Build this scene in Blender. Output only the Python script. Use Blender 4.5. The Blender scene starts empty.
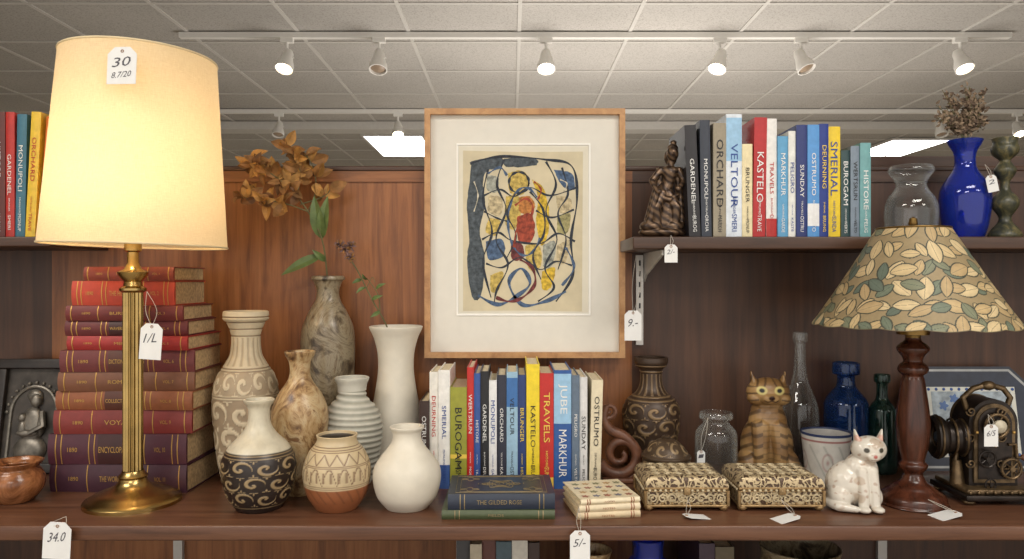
import bpy, bmesh, math, random
import numpy as np
from mathutils import Matrix, Vector, noise
random.seed(7); rng=np.random.RandomState(5)

# ---------------------------------------------------------------- survey constants
F=760.0; EYE=1.366; CAMY=-1.37; SH=0.95
def X(px,D): return (px-512)*D/F
def Z(py,D): return EYE+(280-py)*D/F
def Y(D): return D+CAMY
def P(px,py,D): return Vector((X(px,D),Y(D),Z(py,D)))
UP=Z(237,1.50)          # top of the upper shelves
WALL=1.72               # distance to back panel

def lin(c):
    c=c/255.0
    return c/12.92 if c<=0.04045 else ((c+0.055)/1.055)**2.4
def C(r,g,b): return (lin(r),lin(g),lin(b),1.0)
def CN(r,g,b): return np.array([lin(r),lin(g),lin(b)])

# ---------------------------------------------------------------- materials
def nodes(name):
    m=bpy.data.materials.new(name); m.use_nodes=True
    nt=m.node_tree; b=nt.nodes["Principled BSDF"]
    return m,nt,b
def mixc(nt,fac,a,b,blend='MIX'):
    n=nt.nodes.new("ShaderNodeMix"); n.data_type='RGBA'; n.blend_type=blend
    for i,v in ((0,fac),(6,a),(7,b)):
        if hasattr(v,'is_linked') or isinstance(v,bpy.types.NodeSocket): nt.links.new(v,n.inputs[i])
        else: n.inputs[i].default_value=v
    return n.outputs[2]
def objmap(nt,scale):
    tc=nt.nodes.new("ShaderNodeTexCoord"); mp=nt.nodes.new("ShaderNodeMapping")
    mp.inputs['Scale'].default_value=scale; nt.links.new(tc.outputs['Object'],mp.inputs['Vector']); return mp.outputs[0]
def noise_tex(nt,vec,scale,detail=4,rough=.55,dist=0):
    n=nt.nodes.new("ShaderNodeTexNoise"); n.inputs['Scale'].default_value=scale
    n.inputs['Detail'].default_value=detail; n.inputs['Roughness'].default_value=rough
    n.inputs['Distortion'].default_value=dist; nt.links.new(vec,n.inputs['Vector']); return n
def ramp(nt,fac,stops):
    r=nt.nodes.new("ShaderNodeValToRGB"); e=r.color_ramp.elements
    e[0].position,e[0].color=stops[0]; e[1].position,e[1].color=stops[-1]
    for p,c in stops[1:-1]:
        x=e.new(p); x.color=c
    nt.links.new(fac,r.inputs[0]); return r.outputs[0]
def bump(nt,b,h,strength=.3,dist=.002):
    n=nt.nodes.new("ShaderNodeBump"); n.inputs['Strength'].default_value=strength
    n.inputs['Distance'].default_value=dist; nt.links.new(h,n.inputs['Height']); nt.links.new(n.outputs[0],b.inputs['Normal'])
_mc={}
def mat(name,col,rough=.5,metal=0.0,var=.12,vscale=40,emis=None,es=0,coat=0,bmp=0,spec=None):
    if name in _mc: return _mc[name]
    m,nt,b=nodes(name)
    v=objmap(nt,(1,1,1)); n=noise_tex(nt,v,vscale,5)
    dark=tuple(x*(1-var*1.6) for x in col[:3])+(1,); lite=tuple(min(1,x*(1+var*.8)) for x in col[:3])+(1,)
    nt.links.new(ramp(nt,n.outputs[0],[(.3,dark),(.7,lite)]),b.inputs['Base Color'])
    b.inputs['Roughness'].default_value=rough; b.inputs['Metallic'].default_value=metal
    if coat: b.inputs['Coat Weight'].default_value=coat
    if spec is not None: b.inputs['Specular IOR Level'].default_value=spec
    if bmp: bump(nt,b,n.outputs[0],bmp)
    if es: b.inputs['Emission Color'].default_value=emis or col; b.inputs['Emission Strength'].default_value=es
    _mc[name]=m; return m
def vcmat(name,rough=.4,metal=0,nz=.15,scale=60,bmp=.1,coat=0):
    m,nt,b=nodes(name)
    a=nt.nodes.new("ShaderNodeAttribute"); a.attribute_name="Col"
    n=noise_tex(nt,objmap(nt,(1,1,1)),scale,5)
    g=ramp(nt,n.outputs[0],[(.3,(1-nz,1-nz,1-nz,1)),(.7,(1,1,1,1))])
    nt.links.new(mixc(nt,1.0,a.outputs['Color'],g,'MULTIPLY'),b.inputs['Base Color'])
    b.inputs['Roughness'].default_value=rough; b.inputs['Metallic'].default_value=metal
    b.inputs['Coat Weight'].default_value=coat
    if bmp: bump(nt,b,n.outputs[0],bmp,.001)
    return m
def wood(name,dark,mid,lite,scale=(14,14,.9),rough=.45,rings=True,axis='Z'):
    m,nt,b=nodes(name)
    v=objmap(nt,scale); n=noise_tex(nt,v,4,8,.65,.6)
    base=ramp(nt,n.outputs[0],[(.28,dark),(.5,mid),(.74,lite)])
    if rings:
        s=tuple(x*.28 for x in scale)
        v2=objmap(nt,s); w=noise_tex(nt,v2,1.1,2,.5,.8)
        mm=nt.nodes.new("ShaderNodeMath"); mm.operation='MULTIPLY'; mm.inputs[1].default_value=60
        nt.links.new(w.outputs[0],mm.inputs[0])
        s2=nt.nodes.new("ShaderNodeMath"); s2.operation='SINE'; nt.links.new(mm.outputs[0],s2.inputs[0])
        g=ramp(nt,s2.outputs[0],[(0.0,(.85,.83,.81,1)),(.6,(1,1,1,1))])
        base=mixc(nt,.8,base,g,'MULTIPLY')
    nt.links.new(base,b.inputs['Base Color']); b.inputs['Roughness'].default_value=rough
    bump(nt,b,n.outputs[0],.12,.001)
    return m
def glass(name,col,dcol=None,body=.06,edge=.35,refl=.6):
    # blown glass: tinted see-through body, grazing reflection, scatter thickening to the rims
    m,nt,b=nodes(name); N=nt.nodes
    tr=N.new("ShaderNodeBsdfTransparent"); tr.inputs[0].default_value=col
    b.inputs['Base Color'].default_value=dcol or col; b.inputs['Roughness'].default_value=.04
    fr=N.new("ShaderNodeLayerWeight"); fr.inputs[0].default_value=.5
    def pw(e,lo,hi):
        p=N.new("ShaderNodeMath"); p.operation='POWER'; p.inputs[1].default_value=e; nt.links.new(fr.outputs['Facing'],p.inputs[0])
        mr=N.new("ShaderNodeMapRange"); mr.inputs[3].default_value=lo; mr.inputs[4].default_value=hi; nt.links.new(p.outputs[0],mr.inputs[0]); return mr.outputs[0]
    mx=N.new("ShaderNodeMixShader"); nt.links.new(pw(2.5,body,edge),mx.inputs[0])
    gl=N.new("ShaderNodeBsdfGlossy"); gl.inputs[1].default_value=.03
    mx2=N.new("ShaderNodeMixShader")
    nt.links.new(tr.outputs[0],mx.inputs[1]); nt.links.new(b.outputs[0],mx.inputs[2])
    nt.links.new(pw(4,.035,refl),mx2.inputs[0]); nt.links.new(mx.outputs[0],mx2.inputs[1]); nt.links.new(gl.outputs[0],mx2.inputs[2])
    out=[n for n in N if n.type=='OUTPUT_MATERIAL'][0]; nt.links.new(mx2.outputs[0],out.inputs[0])
    return m
def mottle(name,cols,scale=22,rough=.35,dist=1.2,sc=(1,1,.7)):
    m,nt,b=nodes(name)
    n=noise_tex(nt,objmap(nt,sc),scale,7,.68,dist)
    k=len(cols); nt.links.new(ramp(nt,n.outputs[0],[(.36+.28*i/(k-1),c) for i,c in enumerate(cols)]),b.inputs['Base Color'])
    b.inputs['Roughness'].default_value=rough; bump(nt,b,n.outputs[0],.2,.001)
    return m

OAK=wood("oak_veneer",C(104,60,30),C(144,89,47),C(166,108,62),rough=.4)
WALNUT=wood("walnut_veneer",C(54,33,20),C(74,46,29),C(88,57,37),rough=.45)
SHELFW=wood("shelf_wood",C(66,40,27),C(94,61,43),C(112,77,56),scale=(.9,14,14),rough=.35,rings=False)
SHELFD=wood("shelf_wood_dark",C(48,30,20),C(70,46,32),C(86,59,42),scale=(.9,14,14),rough=.4,rings=False)
FRAMEW=wood("frame_wood",C(150,106,68),C(182,136,90),C(202,158,108),scale=(8,8,8),rough=.4,rings=False)
TURNED=wood("turned_mahogany",C(40,20,12),C(70,36,23),C(98,54,36),scale=(16,16,2),rough=.25,rings=False)
BRASS=mat("brass",C(182,154,98),.27,1.0,.12,30)
OLDBRASS=mat("aged_brass",C(140,112,66),.35,1.0,.25,60)
BLACK=mat("black_enamel",C(22,20,20),.25,0,.2)
PAGE=mat("page_paper",C(214,200,170),.8,0,.15,200)
PAGEOLD=mat("old_page_paper",C(188,160,118),.85,0,.25,160)
WHITE=mat("white_card",C(222,222,220),.6,0,.03)
INK=mat("ink",C(70,68,76),.6,0,0)
STRING=mat("string",C(180,172,160),.8,0,.1)
GOLD=mat("gold_foil",C(190,150,80),.4,.5,.1)

# ---------------------------------------------------------------- mesh builder
_tc={}
def textmesh(s):
    if s in _tc: return _tc[s]
    cu=bpy.data.curves.new("t",'FONT'); cu.body=s; cu.size=1; cu.resolution_u=2
    o=bpy.data.objects.new("t",cu); bpy.context.scene.collection.objects.link(o)
    bpy.context.view_layer.update()
    me=bpy.data.meshes.new_from_object(o.evaluated_get(bpy.context.evaluated_depsgraph_get()))
    v=[p.co.copy() for p in me.vertices]; f=[tuple(p.vertices) for p in me.polygons]
    bpy.data.objects.remove(o); bpy.data.meshes.remove(me); bpy.data.curves.remove(cu)
    x0=min(p.x for p in v);x1=max(p.x for p in v);y0=min(p.y for p in v);y1=max(p.y for p in v)
    v=[((p.x-x0)/(x1-x0)-.5,(p.y-y0)/(y1-y0)-.5) for p in v]
    _tc[s]=(v,f,(x1-x0)/(y1-y0)); return _tc[s]
class MB:
    def __init__(s): s.v=[];s.f=[];s.m=[];s.s=[];s.mats=[]
    def mi(s,m):
        if m not in s.mats: s.mats.append(m)
        return s.mats.index(m)
    def add(s,vs,fs,m,smooth=False,M=None):
        o=len(s.v); k=s.mi(m)
        for p in vs:
            p=Vector(p); s.v.append(M@p if M else p)
        for f in fs: s.f.append(tuple(i+o for i in f)); s.m.append(k); s.s.append(smooth)
    def box(s,a,b,m,M=None,bev=0):
        if bev:
            bm=bmesh.new(); bmesh.ops.create_cube(bm,size=1)
            for v in bm.verts: v.co=Vector([(a[i]+b[i])/2+v.co[i]*(b[i]-a[i]) for i in range(3)])
            bmesh.ops.bevel(bm,geom=bm.edges[:],offset=bev,segments=3,affect='EDGES',profile=.5)
            bm.verts.index_update()
            s.add([v.co.copy() for v in bm.verts],[tuple(v.index for v in f.verts) for f in bm.faces],m,True,M); bm.free(); return
        (x0,y0,z0),(x1,y1,z1)=a,b
        s.add([(x0,y0,z0),(x1,y0,z0),(x1,y1,z0),(x0,y1,z0),(x0,y0,z1),(x1,y0,z1),(x1,y1,z1),(x0,y1,z1)],
              [(0,3,2,1),(4,5,6,7),(0,1,5,4),(1,2,6,5),(2,3,7,6),(3,0,4,7)],m,False,M)
    def prism(s,poly,z0,z1,m,M=None,smooth=False):
        n=len(poly)
        s.add([(p[0],p[1],z0) for p in poly]+[(p[0],p[1],z1) for p in poly],
              [tuple(range(n))[::-1],tuple(range(n,2*n))]+[(i,(i+1)%n,n+(i+1)%n,n+i) for i in range(n)],m,smooth,M)
    def rev(s,prof,m,seg=48,M=None,smooth=True,flute=None):
        vs=[];fs=[];n=len(prof)
        for r,z in prof:
            for j in range(seg):
                t=2*math.pi*j/seg; rr=max(r,1e-5)
                if flute and flute[0]<=z<=flute[1]: rr*=1-flute[3]*(.5+.5*math.cos(flute[2]*t))
                vs.append((rr*math.cos(t),rr*math.sin(t),z))
        for i in range(n-1):
            for j in range(seg):
                k=(j+1)%seg; fs.append((i*seg+j,i*seg+k,(i+1)*seg+k,(i+1)*seg+j))
        s.add(vs,fs,m,smooth,M)
    def sph(s,c,r,m,M=None,seg=16):
        if not hasattr(r,'__len__'): r=(r,r,r)
        vs=[];fs=[];n=seg//2
        for i in range(n+1):
            a=math.pi*i/n
            for j in range(seg):
                t=2*math.pi*j/seg; q=max(math.sin(a),1e-4)
                vs.append((c[0]+r[0]*q*math.cos(t),c[1]+r[1]*q*math.sin(t),c[2]+r[2]*math.cos(a)))
        for i in range(n):
            for j in range(seg):
                k=(j+1)%seg; fs.append((i*seg+j,(i+1)*seg+j,(i+1)*seg+k,i*seg+k))
        s.add(vs,fs,m,True,M)
    def tube(s,pts,r,m,seg=8,M=None,closed=False):
        pts=[Vector(p) for p in pts]; n=len(pts)
        rs=r if hasattr(r,'__len__') else [r]*n
        vs=[];fs=[]; up=None
        for i,p in enumerate(pts):
            a=pts[(i-1)%n if closed else max(i-1,0)]; b=pts[(i+1)%n if closed else min(i+1,n-1)]
            t=(b-a).normalized()
            if up is None:
                up=t.orthogonal().normalized()
            up=(up-t*up.dot(t)); up=up.normalized() if up.length>1e-6 else t.orthogonal().normalized()
            w=t.cross(up)
            for j in range(seg):
                q=2*math.pi*j/seg; vs.append(p+(up*math.cos(q)+w*math.sin(q))*rs[i])
        for i in range(n if closed else n-1):
            i2=(i+1)%n
            for j in range(seg):
                k=(j+1)%seg; fs.append((i*seg+j,i*seg+k,i2*seg+k,i2*seg+j))
        if not closed:
            fs.append(tuple(range(seg))[::-1]); fs.append(tuple((n-1)*seg+j for j in range(seg)))
        s.add(vs,fs,m,True,M)
    def torus(s,R,r,m,M=None,seg=32):
        s.tube([(R*math.cos(2*math.pi*i/seg),R*math.sin(2*math.pi*i/seg),0) for i in range(seg)],r,m,8,M,True)
    def text(s,t,c,xd,yd,L,Hh,m):
        v,f,asp=textmesh(t); c=Vector(c);xd=Vector(xd);yd=Vector(yd)
        s.add([c+xd*(a*L)+yd*(b*Hh) for a,b in v],f,m)
    def leaf(s,a,b,w,m,nrm=None,curl=.15):
        a=Vector(a);b=Vector(b);d=b-a; L=d.length
        nrm=Vector(nrm) if nrm else Vector((random.uniform(-.6,.6),-1,random.uniform(-.6,.6)))
        sd=d.cross(nrm).normalized(); nn=sd.cross(d).normalized(); vs=[];fs=[];K=7
        for i in range(K+1):
            t=i/K; ww=w*math.sin(math.pi*t**.8)**.9*.5+1e-4
            c=a+d*t+nn*(curl*L*math.sin(math.pi*t))
            vs+= [c-sd*ww+nn*ww*.4,c,c+sd*ww+nn*ww*.4]
        for i in range(K):
            o=3*i; fs+=[(o,o+1,o+4,o+3),(o+1,o+2,o+5,o+4)]
        s.add(vs,fs,m,True)
    def build(s,name,loc=None,parent=None,recalc=True,sharp=40):
        me=bpy.data.meshes.new(name); L=Vector(loc) if loc else Vector((0,0,0))
        me.from_pydata([tuple(p-L) for p in s.v],[],s.f)
        for m in s.mats: me.materials.append(m)
        me.polygons.foreach_set('material_index',s.m); me.polygons.foreach_set('use_smooth',s.s); me.update()
        if recalc:
            bm=bmesh.new(); bm.from_mesh(me); bmesh.ops.recalc_face_normals(bm,faces=bm.faces[:]); bm.to_mesh(me); bm.free()
        me.set_sharp_from_angle(angle=math.radians(sharp))
        o=bpy.data.objects.new(name,me); bpy.context.scene.collection.objects.link(o); o.location=L
        if parent: o.parent=parent
        return o
def empty(name,loc=(0,0,0)):
    e=bpy.data.objects.new(name,None); e.location=loc; bpy.context.scene.collection.objects.link(e)
    return e
def child(o,p):
    bpy.context.view_layer.update()
    o.parent=p; o.matrix_parent_inverse=Matrix.Translation(-Vector(p.location)); return o

# ---------------------------------------------------------------- lathe with painted/relief pattern
def smoothprof(pts,n):
    pts=[np.array(p,float) for p in pts]; e=[pts[0]]+pts+[pts[-1]]; out=[]; k=len(pts)-1
    per=max(2,n//k)
    for i in range(k):
        p0,p1,p2,p3=e[i],e[i+1],e[i+2],e[i+3]
        for j in range(per):
            t=j/per
            out.append(.5*((2*p1)+(-p0+p2)*t+(2*p0-5*p1+4*p2-p3)*t*t+(-p0+3*p1-3*p2+p3)*t**3))
    out.append(pts[-1]); return out
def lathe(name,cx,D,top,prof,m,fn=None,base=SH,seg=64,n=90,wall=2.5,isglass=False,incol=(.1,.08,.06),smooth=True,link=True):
    u=D/F; k=1/math.sqrt(1+((cx-512)/F)**2); Ht=Z(top,D)-base
    pts=[(r*u*k,h*Ht) for h,r in prof]
    out=smoothprof(pts,n) if smooth else [np.array(p) for p in pts]
    outer=[(max(p[0],0),p[1]) for p in out]; w=wall*u*k
    prf=[(0,0)]+outer; no=len(prf)
    rt,zt=outer[-1]; prf.append((rt-w*.5,zt+w*.3))
    lim=(w if isglass else Ht*.55)
    for r,z in reversed(outer):
        if z<=zt and z>=lim: prf.append((max(r-w,.0004),z))
    prf.append((0,prf[-1][1]))
    R=np.array([p[0] for p in prf]); ZZ=np.array([p[1] for p in prf]); th=np.arange(seg)*2*np.pi/seg
    TH=np.tile(th,len(prf)); RR=np.repeat(R,seg); ZR=np.repeat(ZZ,seg); ro=np.repeat(np.arange(len(prf))<no,seg)
    col=None
    if fn:
        col,dsp=fn(TH,ZR/Ht)
        RR=np.where(ro,np.maximum(RR+np.where(RR>.003,dsp*u,0),0),RR)
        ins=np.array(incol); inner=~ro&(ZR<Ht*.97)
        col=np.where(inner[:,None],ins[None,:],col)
    RR=np.maximum(RR,1e-5)
    vs=np.stack([RR*np.cos(TH),RR*np.sin(TH),ZR],1); fs=[]
    for i in range(len(prf)-1):
        for j in range(seg):
            q=(j+1)%seg; fs.append((i*seg+j,i*seg+q,(i+1)*seg+q,(i+1)*seg+j))
    me=bpy.data.meshes.new(name); me.from_pydata(vs.tolist(),[],fs); me.materials.append(m)
    me.polygons.foreach_set('use_smooth',[True]*len(fs)); 
    bm=bmesh.new(); bm.from_mesh(me); bmesh.ops.remove_doubles(bm,verts=bm.verts[:],dist=5e-5); bmesh.ops.recalc_face_normals(bm,faces=bm.faces[:])
    if fn:
        bm.free()
        a=me.color_attributes.new("Col",'FLOAT_COLOR','POINT'); c4=np.ones((len(vs),4),np.float32); c4[:,:3]=col
        a.data.foreach_set('color',c4.ravel())
    else:
        bm.to_mesh(me); bm.free()
    me.update()
    o=bpy.data.objects.new(name,me); o.location=(X(cx,D),Y(D),base)
    bpy.context.scene.collection.objects.link(o); return o
def ss(x): x=np.clip(x,0,1); return x*x*(3-2*x)
def mix(a,b,t): return a[None,:]*(1-t[:,None])+b[None,:]*t[:,None]
def band(h,a,b): return ((h>=a)&(h<b)).astype(float)
def lines(h,ps,w): 
    o=np.zeros_like(h)
    for p in ps: o=np.maximum(o,ss(1-np.abs(h-p)/w))
    return o
def volutes(th,h,n,rows,h0,h1,k=13,w=.35):
    # rows of curling volutes with small leaves filling the gaps
    v=(h-h0)/(h1-h0)*rows; r_=np.floor(v); a=th*n/(2*np.pi)+.5*(r_%2); c=np.floor(a)
    x=a-c-.5; y=v-r_-.5; rho=np.hypot(x,y); ph=np.arctan2(y,x); dr=np.where((c+r_)%2<1,1,-1)
    g=ss((np.cos(ph*dr+rho*k)-w)*2.6)*(rho<.47)*(rho>.05)+(rho<=.06)
    x2=np.abs(x)-.5; y2=np.abs(y)-.5; r2=np.hypot(x2,y2); p2=np.arctan2(y2,x2)
    g2=ss((.20*(.55+.45*np.cos(4*p2))-r2)/.03)
    return np.clip(np.maximum(g,g2),0,1)*band(h,h0,h1)

# ---------------------------------------------------------------- voxel-fused sculpted figures
def blob(name,prims,u,loc,colfn,m,vox=.75,sm=4,rotz=0,scl=(1,1,1)):
    bm=bmesh.new()
    def cv(c): return Vector((c[0]*u,c[1]*u,c[2]*u))
    def ico(c,r,R=None,sub=3):
        M=Matrix.Translation(cv(c))@(R or Matrix())@Matrix.Diagonal((r[0]*u,r[1]*u,r[2]*u,1))
        bmesh.ops.create_icosphere(bm,subdivisions=sub,radius=1,matrix=M)
    for p in prims:
        if p[0]=='e':
            R=None
            if len(p)>3: R=Matrix.Rotation(math.radians(p[3][0]),4,'X')@Matrix.Rotation(math.radians(p[3][1]),4,'Y')@Matrix.Rotation(math.radians(p[3][2]),4,'Z')
            ico(p[1],p[2],R)
        elif p[0]=='c':
            pts=p[1]; rs=p[2]
            for i in range(len(pts)-1):
                a=Vector(pts[i]);b=Vector(pts[i+1]);L=(b-a).length; n=max(2,int(L/(min(rs[i],rs[i+1])*.35)))
                for j in range(n+1):
                    t=j/n; r=rs[i]*(1-t)+rs[i+1]*t; ico(a.lerp(b,t),(r,r,r),None,2)
        elif p[0]=='k':
            a=cv(p[1]);b=cv(p[2]); d=b-a; q=d.to_track_quat('Z','Y').to_matrix().to_4x4()
            bmesh.ops.create_cone(bm,cap_ends=True,segments=16,radius1=p[3]*u,radius2=p[4]*u,depth=d.length,matrix=Matrix.Translation((a+b)/2)@q@Matrix.Diagonal((1,p[5] if len(p)>5 else 1,1,1)))
        elif p[0]=='b':
            M=Matrix.Translation(cv(p[1]))@Matrix.Diagonal((p[2][0]*u,p[2][1]*u,p[2][2]*u,1)); bmesh.ops.create_cube(bm,size=2,matrix=M)
    me=bpy.data.meshes.new(name+"_src"); bm.to_mesh(me); bm.free()
    o=bpy.data.objects.new(name,me); bpy.context.scene.collection.objects.link(o)
    r=o.modifiers.new("r",'REMESH'); r.mode='VOXEL'; r.voxel_size=vox*u; r.use_smooth_shade=True
    s=o.modifiers.new("s",'SMOOTH'); s.factor=.5; s.iterations=sm
    bpy.context.view_layer.update()
    me2=bpy.data.meshes.new_from_object(o.evaluated_get(bpy.context.evaluated_depsgraph_get()))
    o.modifiers.clear(); o.data=me2; bpy.data.meshes.remove(me); me2.name=name
    n=len(me2.vertices); co=np.zeros(n*3); me2.vertices.foreach_get('co',co); co=co.reshape(-1,3)/u
    col=colfn(co[:,0],co[:,1],co[:,2]); c4=np.ones((n,4),np.float32); c4[:,:3]=col
    a=me2.color_attributes.new("Col",'FLOAT_COLOR','POINT'); a.data.foreach_set('color',c4.ravel())
    me2.materials.clear(); me2.materials.append(m); me2.polygons.foreach_set('use_smooth',[True]*len(me2.polygons))
    o.scale=scl; o.location=(loc[0],loc[1],loc[2]-co[:,2].min()*u*scl[2]); o.rotation_euler=(0,0,rotz); return o

# ================================================================ ROOM
CEIL=EYE+1.37
tilem,nt,b=nodes("ceiling_tile")
v=objmap(nt,(1,1,1)); n1=noise_tex(nt,v,120,2); n2=noise_tex(nt,v,.7,2)
base=ramp(nt,n1.outputs[0],[(.36,C(164,158,150)),(.5,C(188,183,176))]); g=ramp(nt,n2.outputs[0],[(.3,(.76,.76,.76,1)),(.7,(1,1,1,1))])
nt.links.new(mixc(nt,1.0,base,g,'MULTIPLY'),b.inputs['Base Color']); b.inputs['Roughness'].default_value=.95
GRID=mat("ceiling_grid_metal",C(196,192,185),.5,0,.03)
XL,XR,YB,YF=-6.0,7.0,-4.0,9.3
o=MB(); o.box((XL,YB,CEIL),(XR,YF,CEIL+.03),tilem); o.build("ceiling")
o=MB()
xs=[.04+.61*i for i in range(-9,12)]
for x in xs: o.box((x-.010,YB,CEIL-.006),(x+.010,YF,CEIL-.0005),GRID)
ys=[Y(3.15)+.61*2*i*.5 for i in range(-11,14)]
for y in ys:
    if YB<y<YF: o.box((XL,y-.010,CEIL-.0065),(XR,y+.010,CEIL-.001),GRID)
o.build("trim_1")
PAINT=mat("wall_paint",C(200,192,180),.8,0,.05,2)
o=MB(); o.box((XL,YF,0),(XR,YF+.1,CEIL),PAINT); o.build("wall_back")
o=MB(); o.box((XL-.1,YB,0),(XL,YF,CEIL),PAINT); o.build("wall_left")
o=MB(); o.box((XR,YB,0),(XR+.1,YF,CEIL),PAINT); o.build("wall_right")
VINYL=mat("vinyl_floor",C(176,166,150),.6,0,.15,8)
o=MB(); o.box((XL,YB,-.05),(XR,YF,0),VINYL); o.build("floor")
o=MB(); o.box((XL,Y(6.55),CEIL-.075),(XR,Y(6.75),CEIL-.007),GRID); o.build("trim_2")
LUM=mat("diffuser",C(255,255,252),.5,0,0,emis=(1,1,.98,1),es=6)
for (cx,cy) in ((-1.12,Y(7.7)),(3.95,Y(7.9)),(-3.9,Y(7.7))):
    o=MB(); z=CEIL-.008
    o.box((cx-.3,cy-.6,z-.02),(cx+.3,cy+.6,z),GRID); o.box((cx-.27,cy-.57,z-.023),(cx+.27,cy+.57,z-.0201),LUM)
    for i in (-1,1): o.box((cx+i*.09-.004,cy-.57,z-.028),(cx+i*.09+.004,cy+.57,z-.0231),GRID)
    o.build("ceiling_light_panel")
for (cx,cy) in ((-1.6,-1.3),(.9,-1.3),(-.4,-3.0),(2.6,-2.6)):
    o=MB(); o.box((cx-.62,cy-.32,CEIL-.03),(cx+.62,cy+.32,CEIL-.007),GRID); o.build("ceiling_light_panel")
    l=bpy.data.lights.new("troffer_light",'AREA'); l.shape='RECTANGLE'; l.size=1.15; l.size_y=.55; l.energy=31; l.color=(1,.945,.87)
    lo=bpy.data.objects.new("troffer_light",l); lo.location=(cx,cy,CEIL-.04); bpy.context.scene.collection.objects.link(lo)
TRK=mat("track_white",C(225,222,215),.4,0,.02)
BULB=mat("spot_bulb",C(255,240,200),.4,0,0,emis=(1,.80,.50,1),es=16)
BULBOFF=mat("spot_bulb_off",C(150,130,110),.3,0,0)
def track(D,x0,x1,heads,sc):
    e=MB(); z=CEIL-.007
    e.box((x0,Y(D)-.018,z-.03),(x1,Y(D)+.018,z),TRK)
    for hx,lit,tx,ty in heads:
        p=Vector((hx,Y(D),z-.03))
        e.box((hx-.035,Y(D)-.015,z-.055),(hx+.035,Y(D)+.015,z-.03),TRK)
        e.tube([p,p+Vector((0,0,-.07))],.008,TRK)
        c=p+Vector((0,0,-.11)); d=Vector((tx,ty,-1)).normalized(); q=d.to_track_quat('Z','Y').to_matrix().to_4x4()
        M=Matrix.Translation(c)@q@Matrix.Scale(sc,4)
        e.rev([(0,-.05),(.02,-.048),(.028,-.03),(.03,0),(.046,.045),(.048,.075),(.042,.075),(.04,.06)],TRK,24,M)
        e.rev([(.041,.062),(.03,.07),(0,.074)],BULB if lit else BULBOFF,24,M)
        e.tube([p+Vector((0,0,-.05)),c+Vector((.035,0,0)),c],.006,TRK)
    return e.build("track_light_rail")
TD=4.2
track(TD,X(180,TD),X(1010,TD),[(X(287,TD),1,-.1,-.5),(X(379,TD),0,.0,-.4),(X(546,TD),1,0,-.5),(X(720,TD),1,-.35,-.4),(X(801,TD),0,.3,-.4),(X(960,TD),1,.1,-.5)],1.05)
T2=6.1
track(T2,X(180,T2),X(1100,T2),[(X(279,T2),0,0,-.4),(X(398,T2),1,.1,-.5),(X(940,T2),0,0,-.4),(X(1017,T2),1,0,-.6)],1.0)

# ================================================================ SHELVING
yw=Y(WALL); top=Z(172,WALL)
xl,xm,x0o=X(-240,WALL),X(632,WALL),X(52,WALL); xr=X(1260,WALL)
unit=empty("wood_back_panel",(0,yw,0))
def part(mb,name):
    o=mb.build(name); return child(o,unit)
OAKH=wood("oak_rail",C(98,58,30),C(136,85,46),C(156,102,60),scale=(.9,14,14),rough=.4,rings=False)
o=MB(); o.box((x0o,yw,0),(xm,yw+.02,top),OAK); part(o,"back_panel_oak")
o=MB(); o.box((xm,yw,0),(xr,yw+.02,top),WALNUT); part(o,"back_panel_walnut")
o=MB(); o.box((xl,yw,0),(x0o,yw+.02,top),WALNUT); part(o,"back_panel_dark")
o=MB(); o.box((xl,yw-.006,top+.0002),(xr,yw+.035,top+.012),SHELFD,bev=.003); o.box((x0o,yw-.005,top-.024),(xm,yw-.0002,top),OAKH); o.box((xm,yw-.005,top-.024),(xr,yw-.0002,top),SHELFD); part(o,"top_rail")
o=MB(); o.box((X(868,WALL),yw+.036,0),(xr,yw+.2,Z(157,1.76)),SHELFD); o.build("rear_cabinet")
yf=Y(1.283)
o=MB(); o.box((xl,yf,SH-.026),(xr,yw-.0005,SH),SHELFW,bev=.004); o.build("display_shelf")
for z0,z1 in ((.60,.625),(.08,.11)):
    o=MB(); o.box((xl,yf+.03,z0),(xr,yw-.0005,z1),SHELFD); o.build("lower_shelf")
for a,b_ in ((xl-.02,xl-.0002),(xr+.0002,xr+.02)):
    o=MB(); o.box((a,yf,0),(b_,yw+.02,top),SHELFD); o.build("shelf_side_panel")
yu=Y(1.50)
o=MB(); o.box((X(633,1.5),yu,UP-.025),(xr,yw-.0005,UP),SHELFD,bev=.003); o.build("upper_wall_shelf")
o=MB(); o.box((xl,yu,UP-.02),(X(50,1.5),yw-.0005,UP),SHELFD,bev=.003); o.build("upper_wall_shelf")
STEEL=mat("bracket_paint",C(196,192,186),.4,.2,.05)
o=MB()
for px,z0,z1 in ((639,Z(345,WALL),UP-.03),):
    xx=X(px,WALL); o.box((xx-.008,yw-.01,z0),(xx+.008,yw-.0006,z1),STEEL)
    for i in range(8): o.box((xx-.002,yw-.0104,z0+.01+i*.024),(xx+.002,yw-.0101,z0+.022+i*.024),BLACK)
    xx=xx+.012
    poly=[(yw-.001,UP-.026),(yu+.01,UP-.026),(yu+.01,UP-.036),(yw-.03,UP-.075),(yw-.001,UP-.09)]
    M=Matrix(((0,0,1,0),(1,0,0,0),(0,1,0,0),(0,0,0,1)))
    o.prism(poly,xx-.002,xx+.002,STEEL,M)
o.build("shelf_bracket")
for px in (180,461,880):
    o=MB(); xx=X(px,WALL); o.box((xx-.01,yw-.012,.64),(xx+.01,yw-.0006,SH-.03),STEEL); o.build("shelf_standard")

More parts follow.
